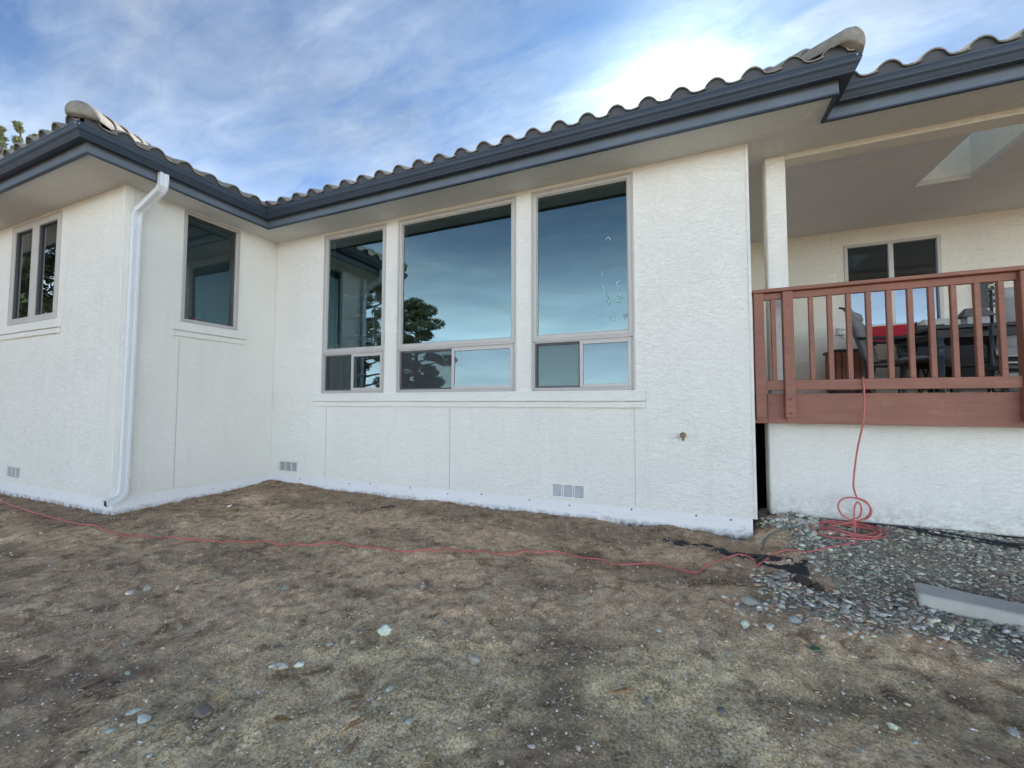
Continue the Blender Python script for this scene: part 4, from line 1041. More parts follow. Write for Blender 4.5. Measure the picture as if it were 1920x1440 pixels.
# ------------------------------------------------------------------ things on the porch
for nx2, nz2 in ((.700, 2.25), (.712, 2.02), (.705, 1.80), (.698, 1.62), (.735, 1.42), (.72, 1.27), (.955, 2.3), (.97, 1.75), (2.63, 2.2), (2.64, 1.6)):
    nh = MB(); discY(nh, nx2, nz2, 0.0105, 0.0125, 0.0042, 6); nh.build('nail_head', m_nail if 'm_nail' in globals() else (m_nail := m_plain('rusty_nail', (.05, .025, .02), .8)), deck)
DK = 1.42
def sling_chair(name, label, fabric, loc, rz, high=1.10, dark=False):
    """faces local -Y, built round the origin and then placed"""
    t = empty(name, (0, 0, 0), label=label, cat='chair', group='patio chairs on the porch')
    back = [(0.36, 0.46), (0.20 + .08, 0.40)]
    # backrest: thick padded sling with rolled top and stitched rolls
    prof = [(0.24, 0.40), (0.27, 0.50), (0.30, 0.62), (0.335, 0.75), (0.375, 0.88), (0.40, 0.97), (0.40, high - .06), (0.43, high - .01), (0.47, high)]
    b_ = MB(); hw = 0.25
    n_ = 6
    L = []
    for i in range(len(prof) - 1):
        for q in range(n_):
            f_ = q / n_; y = prof[i][0] * (1 - f_) + prof[i + 1][0] * f_; z = prof[i][1] * (1 - f_) + prof[i + 1][1] * f_
            puff = 0.018 * math.sin(math.pi * f_) ** 0.6 if f_ > 0 else 0.0
            L.append((y - puff, z, y + 0.022))
    L.append((prof[-1][0], prof[-1][1], prof[-1][0] + .022))
    vs = []; xs = (-hw, -hw * .6, 0, hw * .6, hw)
    for yf, z, yb in L:
        for x in xs: vs.append((x, yf + 0.02 * (x / hw) ** 2 * -1, z))
        for x in xs: vs.append((x, yb, z))
    fs = []
    for i in range(len(L) - 1):
        o = i * 10
        for j in range(4):
            fs += [(o + j, o + j + 1, o + 11 + j, o + 10 + j), (o + 5 + j, o + 15 + j, o + 16 + j, o + 6 + j)]
        fs += [(o, o + 10, o + 15, o + 5), (o + 4, o + 9, o + 19, o + 14)]
    fs += [(0, 5, 6, 1), (1, 6, 7, 2), (2, 7, 8, 3), (3, 8, 9, 4)]
    o = (len(L) - 1) * 10; fs += [(o + j, o + j + 1, o + 6 + j, o + 5 + j) for j in range(4)]
    b_.add(vs, fs, True); b_.build('backrest', fabric, t)
    s_ = MB()
    vs = []; prof2 = [(-0.27, .385), (-.28, .42), (-.24, .445), (-.12, .44), (0, .42), (.12, .405), (.24, .41)]
    for y, z in prof2:
        for x in xs: vs.append((x, y, z))
    nb = len(vs)
    for y, z in prof2:
        for x in xs: vs.append((x, y, z - .045))
    fs = []
    for i in range(len(prof2) - 1):
        for j in range(4): fs += [(i * 5 + j, i * 5 + j + 1, i * 5 + 6 + j, i * 5 + 5 + j), (nb + i * 5 + j, nb + i * 5 + 5 + j, nb + i * 5 + 6 + j, nb + i * 5 + j + 1)]
        fs += [(i * 5, i * 5 + 5, nb + i * 5 + 5, nb + i * 5), (i * 5 + 4, nb + i * 5 + 4, nb + i * 5 + 9, i * 5 + 9)]
    fs += [(j, nb + j, nb + j + 1, j + 1) for j in range(4)]
    s_.add(vs, fs, True); s_.build('seat', fabric, t)
    for sx in (-1, 1):
        fr = MB(); x = sx * (hw + .025)
        fr.tube([(x, y + .03, z) for y, z in prof], 0.014, 8)
        fr.tube([(x, -0.29, .40), (x, 0, .40), (x, .24, .39)], 0.013, 8); fr.build('side_frame', bronze_mat, t)
        ar = MB(); ar.tube([(x, .33, .70), (x, .2, .685), (x, -.1, .66), (x, -.25, .645), (x, -.30, .60)], [.016, .02, .022, .020, .014], 8); ar.build('armrest', bronze_mat, t)
        lg = MB(); lg.tube([(x, -.30, .61), (x, -.31, .35), (x, -.27, .02)], .013, 8); lg.build('leg', bronze_mat, t)
        lg = MB(); lg.tube([(x, .27, .40), (x, .30, .2), (x, .36, .02)], .013, 8); lg.build('leg', bronze_mat, t)
    st = MB(); st.tube([(-hw, .30, .2), (hw, .30, .2)], .010, 6); st.build('stretcher', bronze_mat, t)
    t.location = loc; t.rotation_euler[2] = rz
    return t
sling_chair('patio_chair', 'grey padded high-backed chair, side on, beside the slatted planter', sling_mat, (2.38, 1.55, DK), R(62), 1.10)
sling_chair('patio_chair', 'light grey padded high-backed chair at the far right of the railing', pad_mat, (3.06, 0.70, DK), R(-28), 1.12)
sling_chair('patio_chair', 'dark grey chair behind the table with its back to the wall', m_plain('dark_sling', (0.05, 0.053, 0.058), .85), (3.0, 2.12, DK), R(5), 0.96)
# folding chair with a red canvas back
fc = empty('folding_chair', (0, 0, 0), label='folding chair with bright red canvas back seen between the balusters', cat='chair', group='patio chairs on the porch')
b_ = MB(); n_ = 8
for k_ in range(n_):
    a0, a1 = -0.26 + .52 * k_ / n_, -0.26 + .52 * (k_ + 1) / n_
    f0, f1 = 0.30 - .03 * math.cos(a0 * 5), 0.30 - .03 * math.cos(a1 * 5)
    b_.add([(a0, f0, .76), (a1, f1, .76), (a1, f1, .98), (a0, f0, .98), (a0, f0 + .006, .76), (a1, f1 + .006, .76), (a1, f1 + .006, .98), (a0, f0 + .006, .98)], [(0, 1, 2, 3), (4, 7, 6, 5), (3, 2, 6, 7), (0, 4, 5, 1)])
b_.build('backrest', red_mat, fc)
b_ = MB().box(-.25, .25, -.22, .22, .46, .475, .004); b_.build('seat', black_plastic, fc)
for sx in (-1, 1):
    MB().tube([(sx * .27, .30, .02), (sx * .27, .29, .5), (sx * .27, .29, 1.0)], .012, 6).build('back_post', bronze_mat, fc)
    MB().tube([(sx * .27, -.24, .02), (sx * .27, .26, .47)], .010, 6).build('leg', bronze_mat, fc)
    MB().tube([(sx * .27, .26, .02), (sx * .27, -.24, .47)], .010, 6).build('leg', bronze_mat, fc)
    MB().box(sx * .27 - .025, sx * .27 + .025, -.26, .28, .66, .68, .006).build('armrest', bronze_mat, fc)
fc.location = (2.58, 2.15, DK); fc.rotation_euler[2] = R(-8)
cushion_shade = m_plain('shade_dark_cushion', (0.03, 0.031, 0.035), .9)  # near-black cushion colour paints in the shade seen under the table
# dining table
tb = empty('patio_table', (3.05, 1.4, DK), label='black outdoor dining table with ringed metal legs behind the railing', cat='table')
MB().box(2.42, 3.75, 0.92, 1.86, DK + .685, DK + .725, .008).build('table_top', table_mat, tb)
MB().box(2.47, 3.70, 0.97, 1.81, DK + .60, DK + .6848).build('apron', table_mat, tb)
for lx, ly in ((2.50, 1.0), (3.67, 1.0), (2.50, 1.78), (3.67, 1.78)):
    MB().lathe([(.028, 0), (.034, .01), (.030, .05), (.030, .40), (.040, .41), (.040, .43), (.032, .44), (.032, .50), (.042, .51), (.042, .53), (.032, .54), (.036, .60)], (lx, ly, DK), 14).build('leg', leg_mat, tb)
# little house shaped lantern on the table
ln = empty('lantern', (2.84, 1.12, DK + .725), label='little pale house-shaped lantern with grey pitched roof on the black table', cat='lantern')
x, y, z = ln.location
MB().box(x - .085, x + .085, y - .06, y + .06, z, z + .115, .003).build('body', lantern_wall, ln)
MB().add([(x - .13, y - .085, z + .095), (x + .13, y - .085, z + .095), (x + .07, y - .02, z + .19), (x - .07, y - .02, z + .19), (x - .13, y + .085, z + .095), (x + .13, y + .085, z + .095), (x + .07, y + .02, z + .19), (x - .07, y + .02, z + .19)],
         [(0, 1, 2, 3), (5, 4, 7, 6), (3, 2, 6, 7), (1, 5, 6, 2), (4, 0, 3, 7), (0, 4, 5, 1)]).build('roof', lantern_roof, ln)
# pale settee against the wall
se = empty('patio_settee', (3.75, 2.6, DK), label='settee with pale grey back and cushions coloured as dark as the shade under the table against the porch wall under the scroll plaque', cat='settee')
MB().box(3.12, 4.55, 2.82, 2.95, DK + .1, DK + 1.10, .04).build('backrest', bench_mat, se)
MB().box(3.14, 4.53, 2.60, 2.818, DK + .4605, DK + .78, .05).build('cushion', cushion_shade, se)
MB().box(3.16, 4.51, 2.30, 2.815, DK + .18, DK + .46, .04).build('seat', cushion_shade, se)
for lx in (3.2, 4.4):
    MB().box(lx, lx + .06, 2.35, 2.41, DK, DK + .179).build('leg', bronze_mat, se); MB().box(lx, lx + .06, 2.7, 2.76, DK, DK + .179).build('leg', bronze_mat, se)
# slatted planter with a dark top
pl = empty('slatted_planter', (2.13, 2.38, DK), label='small square planter of reddish wood slats with a black top', cat='planter')
MB().box(1.90, 2.36, 2.15, 2.61, DK + .615, DK + .65, .006).build('top', black_plastic, pl)
for q in range(6):
    xx = 1.935 + q * .067
    MB().box(xx, xx + .058, 2.165, 2.18, DK + .08, DK + .614, .002).build('slat', slat_mat, pl)
    MB().box(xx, xx + .058, 2.58, 2.595, DK + .08, DK + .614, .002).build('slat', slat_mat, pl)
for q in range(6):
    yy = 2.185 + q * .065
    MB().box(1.918, 1.933, yy, yy + .056, DK + .08, DK + .614, .002).build('slat', slat_mat, pl); MB().box(2.336, 2.351, yy, yy + .056, DK + .08, DK + .614, .002).build('slat', slat_mat, pl)
MB().box(1.94, 2.33, 2.19, 2.575, DK + .05, DK + .60).build('liner', black_plastic, pl)
for fx, fy in ((1.93, 2.18), (2.31, 2.18), (1.93, 2.55), (2.31, 2.55)): MB().box(fx, fx + .03, fy, fy + .03, DK, DK + .0495).build('foot', black_plastic, pl)
# scroll plaque on the wall
sp_ = empty('wall_plaque', (3.87, 3.02, 2.85), label='black plaque with pale scrollwork hung on the porch wall', cat='plaque')
MB().box(3.775, 3.875, 2.995, 3.025, 2.66, 3.10, .003).build('back_plate', black_plastic, sp_)
MB().box(3.80, 4.00, 3.000, 3.028, 2.66, 3.098, .002).build('panel', black_plastic, sp_)
for zc in (2.74, 2.83, 2.92, 3.01):
    MB().tube([(3.935 + .042 * math.cos(a), 2.99, zc + .042 * math.sin(a)) for a in [R(-120 + 30 * q) for q in range(10)]] + [(3.935 - .01, 2.99, zc + .02)], .008, 6).build('scroll', white_plastic, sp_)
# weatherproof outlet cover
oc = empty('outlet_cover', (0, 0, 0)); oc.parent = house
MB().box(2.20, 2.34, 2.985, 3.029, 2.37, 2.50, .015).build('outlet_box', white_plastic, oc); MB().box(2.205, 2.335, 2.955, 2.984, 2.455, 2.50, .012).build('outlet_lid', white_plastic, oc)
MB().box(2.205, 2.335, 2.955, 2.984, 2.375, 2.41, .012).build('outlet_lid', white_plastic, oc)
# second small table with crossed bars, grey metal, right of the table
rk = empty('shelf_rack', (3.3, .45, DK), label='low dark rack with two pale bars behind the right end of the railing', cat='rack')
for z_ in (.33, .27): MB().box(2.63, 3.3, .34, .36, DK + z_, DK + z_ + .012).build('bar', white_plastic, rk)
MB().box(2.63, 3.3, .36, .60, DK + .22, DK + .255, .004).build('shelf', bronze_mat, rk)
for lx in (2.64, 3.26): MB().box(lx, lx + .035, .37, .405, DK, DK + .36).build('leg', leg_mat, rk); 
MB().box(2.68, 3.25, .42, .58, DK + .02, DK + .19, .01).build('crate', bench_mat, rk)

# ------------------------------------------------------------------ cords and hoses
def on_ground(pts, r, lift=0.0): return [(x, y, ground_z(x, y) + r + lift) for x, y in pts]
def smooth_path(pts, sub=4):
    P_ = [Vector(p) for p in pts]; out = []
    for i in range(len(P_) - 1):
        p0, p1, p2, p3 = P_[max(i - 1, 0)], P_[i], P_[i + 1], P_[min(i + 2, len(P_) - 1)]
        for q in range(sub):
            t = q / sub
            out.append(0.5 * ((2 * p1) + (-p0 + p2) * t + (2 * p0 - 5 * p1 + 4 * p2 - p3) * t * t + (-p0 + 3 * p1 - 3 * p2 + p3) * t ** 3))
    out.append(P_[-1]); return out
CORD = [(-8.536, -2.217), (-8.005, -2.257), (-7.3, -2.318), (-6.572, -2.344), (-6.179, -2.314), (-5.822, -2.323), (-5.55, -2.348), (-5.397, -2.344), (-5.187, -2.363), (-5.093, -2.293), (-4.985, -2.256), (-4.865, -2.225), (-4.783, -2.161), (-4.598, -2.156), (-4.531, -2.088), (-4.401, -2.085), (-4.332, -2.027), (-4.204, -2.015), (-4.162, -1.965), (-3.95, -2.001), (-3.879, -1.934), (-3.806, -1.877), (-3.598, -1.882), (-3.534, -1.794), (-3.297, -1.773), (-3.146, -1.659), (-2.865, -1.674), (-2.626, -1.624), (-2.434, -1.598), (-2.237, -1.588), (-2.173, -1.516), (-2.064, -1.509), (-2.033, -1.424), (-1.834, -1.432), (-1.715, -1.299), (-1.556, -1.352), (-1.442, -1.257), (-1.354, -1.152), (-1.236, -1.166), (-1.107, -1.05), (-0.936, -1.041), (-0.826, -1.099), (-0.692, -1.072), (-0.594, -1.119), (-0.422, -1.091), (-0.257, -1.024), (-0.132, -1.038), (-0.011, -1.07), (0.067, -1.101), (0.108, -1.026), (0.173, -0.891), (0.303, -0.735), (0.421, -0.572), (0.502, -0.57), (0.521, -0.723), (0.524, -0.812), (0.553, -0.743), (0.635, -0.609), (0.698, -0.52), (0.824, -0.434), (0.943, -0.422), (1.071, -0.363), (1.193, -0.266), (1.36, -0.172)]
cr = 0.0072
ground_part = on_ground(CORD, cr, 0.010)
# last metre runs from the coil; the coil lies on the gravel by the skirt wall
coil = []
def lay(x, y, k): return (x, y, ground_z(x, y) + cr + 0.006 + 0.0045 * k)
hang = [(1.66, 0.55, DK + .012), (1.60, 0.30, DK + .012), (1.57, 0.16, DK + .02), (1.552, 0.10, 1.50), (1.545, 0.088, 1.560), (1.538, 0.066, 1.5715), (1.534, 0.036, 1.5665), (1.533, 0.030, 1.53), (1.535, 0.028, 1.40), (1.534, 0.035, 1.28), (1.520, 0.05, 1.12), (1.492, 0.075, 0.95), (1.476, 0.10, 0.80), (1.468, 0.13, 0.66), (1.470, 0.16, 0.54), (1.500, 0.19, 0.44)]
a = []
for i in range(0, 19):     # raised loop and a half leaning on the skirt wall
    th = R(80 - i * 28); k_ = i / 18
    a.append((1.50 + 0.125 * math.cos(th) - .03 * k_, 0.235 - 0.05 * k_ + .03 * math.cos(th * 1.5), 0.325 + 0.105 * math.sin(th)))
coil += a
lp = []
for i in range(0, 70):
    th = R(200 + i * 24); turn = i * 24 / 360
    cx = 1.40 + 0.05 * math.sin(turn * 2.1) ; cyy = 0.10 + 0.035 * math.cos(turn * 1.7)
    rx = 0.215 + 0.045 * math.sin(turn * 3.3 + 1); ry = 0.165 + 0.04 * math.cos(turn * 2.7)
    lp.append(lay(cx + rx * math.cos(th), min(cyy + ry * math.sin(th), .375), turn * 0.9 + 1.2 * math.sin(th * .5) ** 2))
coil += lp
ex, ey, ez = lp[-1]
tail = [(ex * .5 + .72, ey * .5 + .12, ez + .03), (1.52, 0.20, 0.26), (1.535, 0.20, 0.35), (1.50, 0.165, 0.402), (1.462, 0.12, 0.37), (1.445, 0.09, 0.29), (1.43, 0.04, 0.19), (1.40, -0.06, 0.105), (1.368, -0.14, ground_z(1.368, -.14) + .02)]
full = hang + coil + tail + ground_part[::-1]
cm = MB(); cm.tube(smooth_path(full, 3), cr, 6)
thing_mesh(cm, 'extension_cord', cord_mat, (1.4, 0.1, 0.2), label='long red cord hanging off the deck into a coil and snaking across the dirt', cat='cord')
cb = MB(); cb.tube(smooth_path(on_ground([(1.24, .30), (1.32, .36), (1.45, .375), (1.66, .372), (1.92, .33), (2.22, .22), (2.41, .155), (2.62, .09), (3.1, -.05), (3.9, -.3)], .013), 4), .012, 7)
thing_mesh(cb, 'drip_line', cable_mat, (1.9, .3, ground_z(1.9, .3)), label='black irrigation line running tight along the skirt wall', cat='pipe')
cb = MB(); cb.tube(smooth_path(on_ground([(1.55, .368), (1.70, .345), (1.90, .275), (2.18, .13), (2.53, .02), (3.0, -.15), (3.9, -.45)], .011, .004), 4), .010, 7)
thing_mesh(cb, 'drip_line', cable_mat, (2.2, .1, ground_z(2.2, .1)), label='second black irrigation line, the nearer of two crossing the gravel', cat='pipe')
cb = MB(); cb.tube(smooth_path(on_ground([(.62, -.42), (.645, -.33), (.672, -.215), (.74, -.14), (.88, -.03), (1.02, .10), (1.14, .18), (1.26, .22), (1.4, .25)], .010, .012), 4), .009, 7)
thing_mesh(cb, 'grey_hose', hose_mat, (.88, -.03, ground_z(.88, -.03)), label='grey hose arching over the gravel beside the red coil', cat='hose')

# crumpled black weed fabric
def fabric(cx, cy, lx, ly, rot, seed, label):
    N, M = 46, 20; vs = []; ca_, sa_ = math.cos(rot), math.sin(rot)
    for i in range(N + 1):
        for j in range(M + 1):
            u = (i / N - .5) * lx; v = (j / M - .5) * ly * (0.75 + 0.6 * float(fbm(i * .12, 3.0, seed, 2)) + .2)
            u2 = u + .03 * float(fbm(j * .3, i * .1, seed + 3, 2))
            x = cx + u2 * ca_ - v * sa_; y = cy + u2 * sa_ + v * ca_
            e = min(i, N - i, 4) / 4 * min(j, M - j, 4) / 4
            h = -0.006 + (0.012 + 0.050 * float(fbm(u * 8, v * 11, seed + 7, 4, .6))) * e - 0.014 * (1 - e)
            vs.append((x, y, ground_z(x, y) + h))
    n_ = len(vs); fs = [(i * (M + 1) + j, (i + 1) * (M + 1) + j, (i + 1) * (M + 1) + j + 1, i * (M + 1) + j + 1) for i in range(N) for j in range(M)]
    mb = MB().add(vs, fs, True)
    thing_mesh(mb, 'weed_fabric', fabric_mat, (cx, cy, ground_z(cx, cy)), fix=False, label=label, cat='fabric')
fabric(0.20, -0.49, 0.98, 0.21, R(-10), 11, 'long torn strip of black weed fabric along the foot of the wall')
fabric(0.72, -0.67, 0.40, 0.34, R(-12), 29, 'crumpled black fabric lump under the red cord at the gravel edge')

# concrete block at right
cbm = MB(); Lc, Wc, Hc = 1.5, 0.26, 0.15; NS = 40
prof = []
rc_ = 0.03
for cyc, czc, a0 in ((Wc / 2 - rc_, Hc / 2 - rc_, 0), (-Wc / 2 + rc_, Hc / 2 - rc_, 90)):
    prof += [(cyc + rc_ * math.cos(R(a0 + q * 18)), czc + rc_ * math.sin(R(a0 + q * 18))) for q in range(6)]
    if a0 == 0: prof += [(Wc / 2 * f_, Hc / 2) for f_ in (.6, .3, 0, -.3, -.6)]
prof += [(-Wc / 2, 0), (-Wc / 2, -Hc / 2), (0, -Hc / 2), (Wc / 2, -Hc / 2), (Wc / 2, 0)]
np_ = len(prof); vs = []
stations = [(-Lc / 2, .93), (-Lc / 2 + .006, .975), (-Lc / 2 + .016, 1.0)] + [(-Lc / 2 + .03 + (Lc - .03) * q / NS, 1.0) for q in range(NS + 1)]
for xq, sc2 in stations:
    for a, b_ in prof:
        nz = float(fbm(xq * 7, a * 9 + b_ * 6, 91, 4)) * .006
        vs.append((xq + nz, a * sc2 + nz, b_ * sc2 + nz))
fs = [(i * np_ + j, i * np_ + (j + 1) % np_, (i + 1) * np_ + (j + 1) % np_, (i + 1) * np_ + j) for i in range(len(stations) - 1) for j in range(np_)]
fs.append(tuple(range(np_ - 1, -1, -1))); cbm.add(vs, fs, True); cbm.smooth[-1] = False
ang = R(-17.5); ccx, ccy = 1.492 + .75 * math.cos(ang) - .13 * math.sin(ang) * -1, -1.10 + .75 * math.sin(ang) + .13 * math.cos(ang)
cbm.mapped(lambda x, y, z: (ccx + x * math.cos(ang) - y * math.sin(ang), ccy + x * math.sin(ang) + y * math.cos(ang), ground_z(ccx, ccy) + .005 + z))
co = thing_mesh(cbm, 'concrete_block', concrete_mat, (ccx, ccy, ground_z(ccx, ccy)), label='long pale concrete kerb block lying half sunk in the gravel', cat='concrete block')

# ------------------------------------------------------------------ loose stone, chips and litter
ICO = None
def ico():
    bm = bmesh.new(); bmesh.ops.create_icosphere(bm, subdivisions=1, radius=1); bm.verts.ensure_lookup_table()
    v = np.array([x.co[:] for x in bm.verts]); f = np.array([[q.index for q in t.verts] for t in bm.faces]); bm.free(); return v, f
IV, IF = ico()
OV = np.array([(1, 0, 0), (-1, 0, 0), (0, 1, 0), (0, -1, 0), (0, 0, 1), (0, 0, -1)], float)
OF = np.array([(0, 2, 4), (2, 1, 4), (1, 3, 4), (3, 0, 4), (2, 0, 5), (1, 2, 5), (3, 1, 5), (0, 3, 5)])
nr = np.random.RandomState(3)
def scatter(name, x, y, size, flat, cols, mat, base=(IV, IF), jitter=.28, tilt=.35, sink=.25, label=None, zf=None):
    V0, F0 = base; n_ = len(x); m_ = len(V0)
    v = V0[None] * (1 + nr.uniform(-jitter, jitter, (n_, m_, 1)))
    sc_ = np.stack([size, size * nr.uniform(.5, .95, n_), size * flat * nr.uniform(.7, 1.3, n_)], -1)
    v = v * sc_[:, None, :]
    # tilt about x and y, then turn about z
    for ax, amp in ((0, tilt), (1, tilt)):
        a = nr.uniform(-amp, amp, n_); c, s = np.cos(a)[:, None], np.sin(a)[:, None]
        o1, o2 = [q for q in (0, 1, 2) if q != ax]
        p, q = v[:, :, o1] * c - v[:, :, o2] * s, v[:, :, o1] * s + v[:, :, o2] * c
        v[:, :, o1], v[:, :, o2] = p, q
    a = nr.uniform(0, 6.283, n_); c, s = np.cos(a)[:, None], np.sin(a)[:, None]
    p, q = v[:, :, 0] * c - v[:, :, 1] * s, v[:, :, 0] * s + v[:, :, 1] * c
    z = G(x, y) if zf is None else zf
    v = np.stack([p + x[:, None], q + y[:, None], v[:, :, 2] + (z + size * flat * (1 - 2 * sink) + 0.004)[:, None]], -1)
    f = (F0[None] + (np.arange(n_) * m_)[:, None, None]).reshape(-1, 3)
    me = bpy.data.meshes.new(name)
    me.vertices.add(n_ * m_); me.vertices.foreach_set('co', v.astype(np.float32).ravel())
    me.loops.add(f.size); me.loops.foreach_set('vertex_index', f.astype(np.int32).ravel())
    me.polygons.add(len(f)); me.polygons.foreach_set('loop_start', (np.arange(len(f)) * 3).astype(np.int32))
    me.update(calc_edges=True)
    cc_ = np.repeat(np.concatenate([cols, np.ones((n_, 1))], 1)[:, None], m_, 1)
    ca = me.color_attributes.new('tone', 'FLOAT_COLOR', 'POINT'); ca.data.foreach_set('color', cc_.astype(np.float32).ravel())
    me.materials.append(mat)
    o = bpy.data.objects.new(name, me); COL.objects.link(o); o['kind'] = 'stuff'
    if label: o['label'] = label
    return o
def pick(pal, n_, var=.25):
    pal = np.array(pal); c = pal[nr.randint(0, len(pal), n_)]; return np.clip(c * nr.uniform(1 - var, 1 + var, (n_, 1)), 0, 1)
GREY = [(.22, .225, .21), (.28, .285, .27), (.17, .175, .16), (.20, .23, .19), (.34, .345, .325), (.15, .15, .145), (.25, .26, .22), (.44, .44, .41), (.20, .175, .16), (.28, .24, .19), (.19, .13, .11)]
DIRT = [(.42, .34, .26), (.52, .43, .33), (.33, .26, .20), (.55, .47, .36), (.46, .40, .34)]
CHIP = [(.52, .47, .36), (.62, .58, .48), (.40, .34, .24), (.30, .26, .20), (.48, .47, .44), (.70, .69, .64), (.23, .18, .12)]
def area(n_, x0, x1, y0, y1): return nr.uniform(x0, x1, n_), nr.uniform(y0, y1, n_)
# crushed rock
x, y = area(75000, 0.3, 5.5, -2.3, 0.39)
keep = nr.uniform(0, 1, len(x)) < gravel_mask(x, y) * (0.30 + 0.85 * sst(fbm(x * 2.6, y * 2.6, 61, 4) * 1.5 + .42))
onblock = (np.abs((x - ccx) * math.cos(ang) + (y - ccy) * math.sin(ang)) < .74) & (np.abs(-(x - ccx) * math.sin(ang) + (y - ccy) * math.cos(ang)) < .12)
incoil = ((x < .66) & (y > .0)) | ((y > .37))
keep &= ~onblock & ~incoil & ~((x < .82) & (y > 0.3))
wet = (np.hypot((x - .80) / .17, (y + .98) / .17) > 1)
keep &= wet
x, y = x[keep], y[keep]
sz = np.clip(nr.lognormal(-4.80, .50, len(x)), .004, .032)
scatter('gravel', x, y, sz, .42, np.clip(pick(GREY, len(x)) * np.array([1.85, 1.80, 1.66]), 0, .85), stone_mat, label='blue-grey crushed rock spread beside the skirt wall')
# heap of bigger pieces at the gap
n_ = 420
x = nr.normal(1.02, .16, n_); y = nr.normal(.20, .12, n_); k_ = (y < .385) & (x > .66) & (y > -.1); x, y = x[k_], y[k_]
zz_ = G(x, y) + .075 * np.exp(-((x - 1.02) / .16) ** 2 - ((y - .28) / .12) ** 2) * nr.uniform(.1, 1, len(x))
scatter('gravel_heap', x, y, nr.uniform(.014, .036, len(x)), .5, np.clip(pick(GREY, len(x)) * np.array([1.85, 1.80, 1.66]), 0, .85), stone_mat, label='small heap of crushed rock against the end of the skirt wall', zf=zz_)
# brighter flat pieces of the spill and the edge
def blob(n_, cx, cy, sx, sy): return nr.normal(cx, sx, n_), nr.normal(cy, sy, n_)
xs1, ys1 = blob(260, 1.05, -1.32, .22, .13); xs2, ys2 = blob(150, .62, -1.02, .11, .15); xs3, ys3 = blob(70, .45, -1.50, .22, .14); xs4, ys4 = blob(60, 1.5, -1.38, .25, .09)
x = np.concatenate([xs1, xs2, xs3, xs4]); y = np.concatenate([ys1, ys2, ys3, ys4])
ob2 = (np.abs((x - ccx) * math.cos(ang) + (y - ccy) * math.sin(ang)) < .76) & (np.abs(-(x - ccx) * math.sin(ang) + (y - ccy) * math.cos(ang)) < .14)
x, y = x[~ob2], y[~ob2]
PALE = [(.46, .47, .45), (.36, .37, .35), (.56, .57, .55), (.28, .30, .28), (.38, .40, .34), (.68, .67, .62), (.46, .37, .28), (.24, .26, .26)]
scatter('gravel_spill', x, y, np.clip(nr.lognormal(-4.15, .40, len(x)), .008, .032), .32, np.clip(pick(PALE, len(x)) * np.array([1.25, 1.15, 1.08]), 0, .85), stone_mat, tilt=.25, sink=.12, label='paler flat stones spilled over the soil by the concrete block')
# clods and small stones over the soil
x, y = area(17000, -8.8, 3.5, -4.2, 0.0)
keep = (gravel_mask(x, y) < .5) & ~((x < -6.2) & (y > -2.0)) & (nr.uniform(0, 1, len(x)) < .35 + 1.0 * (fbm(x * 1.5, y * 1.5, 91, 3) + .3))
x, y = x[keep], y[keep]
scatter('soil_clods', x, y, np.clip(nr.lognormal(-5.35, .55, len(x)), .002, .016), .65, pick(DIRT, len(x), .35), chip_mat, sink=.3, label='crumbs of brown soil and small stones')
x, y = area(85000, -4.6, 2.6, -4.2, -.1)
keep = (gravel_mask(x, y) < .6) & (nr.uniform(0, 1, len(x)) < .15 + .95 * tan_mask(x, y) * (.6 + 1.2 * fbm(x * 3, y * 3, 93, 3)))
x, y = x[keep], y[keep]
scatter('soil_chips', x, y, np.clip(nr.lognormal(-5.65, .42, len(x)), .0018, .009), .35, np.clip(pick(CHIP, len(x), .35) * 1.45, 0, .85), chip_mat, base=(OV, OF), sink=.2, label='pale sawdust-like chips scattered over the soil')
x, y = area(1500, -8.5, 3.0, -4.0, 0.0)
keep = ~((x < -6.2) & (y > -2.05)) & ~((x > .6) & (y > -.1)); x, y = x[keep], y[keep]
scatter('stone_chips', x, y, np.clip(nr.lognormal(-5.0, .45, len(x)), .003, .014), .35, pick([(.55, .56, .54), (.70, .70, .68), (.40, .42, .42), (.30, .30, .28), (.50, .40, .28)], len(x)), stone_mat, sink=.15, label='small whitish stone chips strewn over the soil')
# straw and twigs
sv = []; sf = []; cols = []
mbs = MB()
for q in range(1700):
    x = nr.uniform(-5.5, 2.2); y = nr.uniform(-3.9, -.2)
    if gravel_mask(x, y) > .7: continue
    a = nr.uniform(0, 6.283); L_ = nr.uniform(.015, .06); w2_ = nr.uniform(.0008, .0020)
    dx, dy = math.cos(a) * L_ / 2, math.sin(a) * L_ / 2; z = ground_z(x, y) + .007
    z0_, z1_ = z + nr.uniform(-.002, .004), z + nr.uniform(-.002, .006)
    nx_, ny_ = -math.sin(a) * w2_, math.cos(a) * w2_
    mbs.add([(x - dx - nx_, y - dy - ny_, z0_), (x - dx + nx_, y - dy + ny_, z0_), (x + dx + nx_, y + dy + ny_, z1_), (x + dx - nx_, y + dy - ny_, z1_), (x - dx, y - dy, z0_ + .002), (x + dx, y + dy, z1_ + .002)],
            [(0, 1, 2, 3), (0, 4, 5, 3), (1, 2, 5, 4)])
o = mbs.build('pine_straw', m_plain('pine_straw', (.46, .33, .19), .9), None, fix=False, kind='stuff', label='dry needles and bits of straw on the soil')

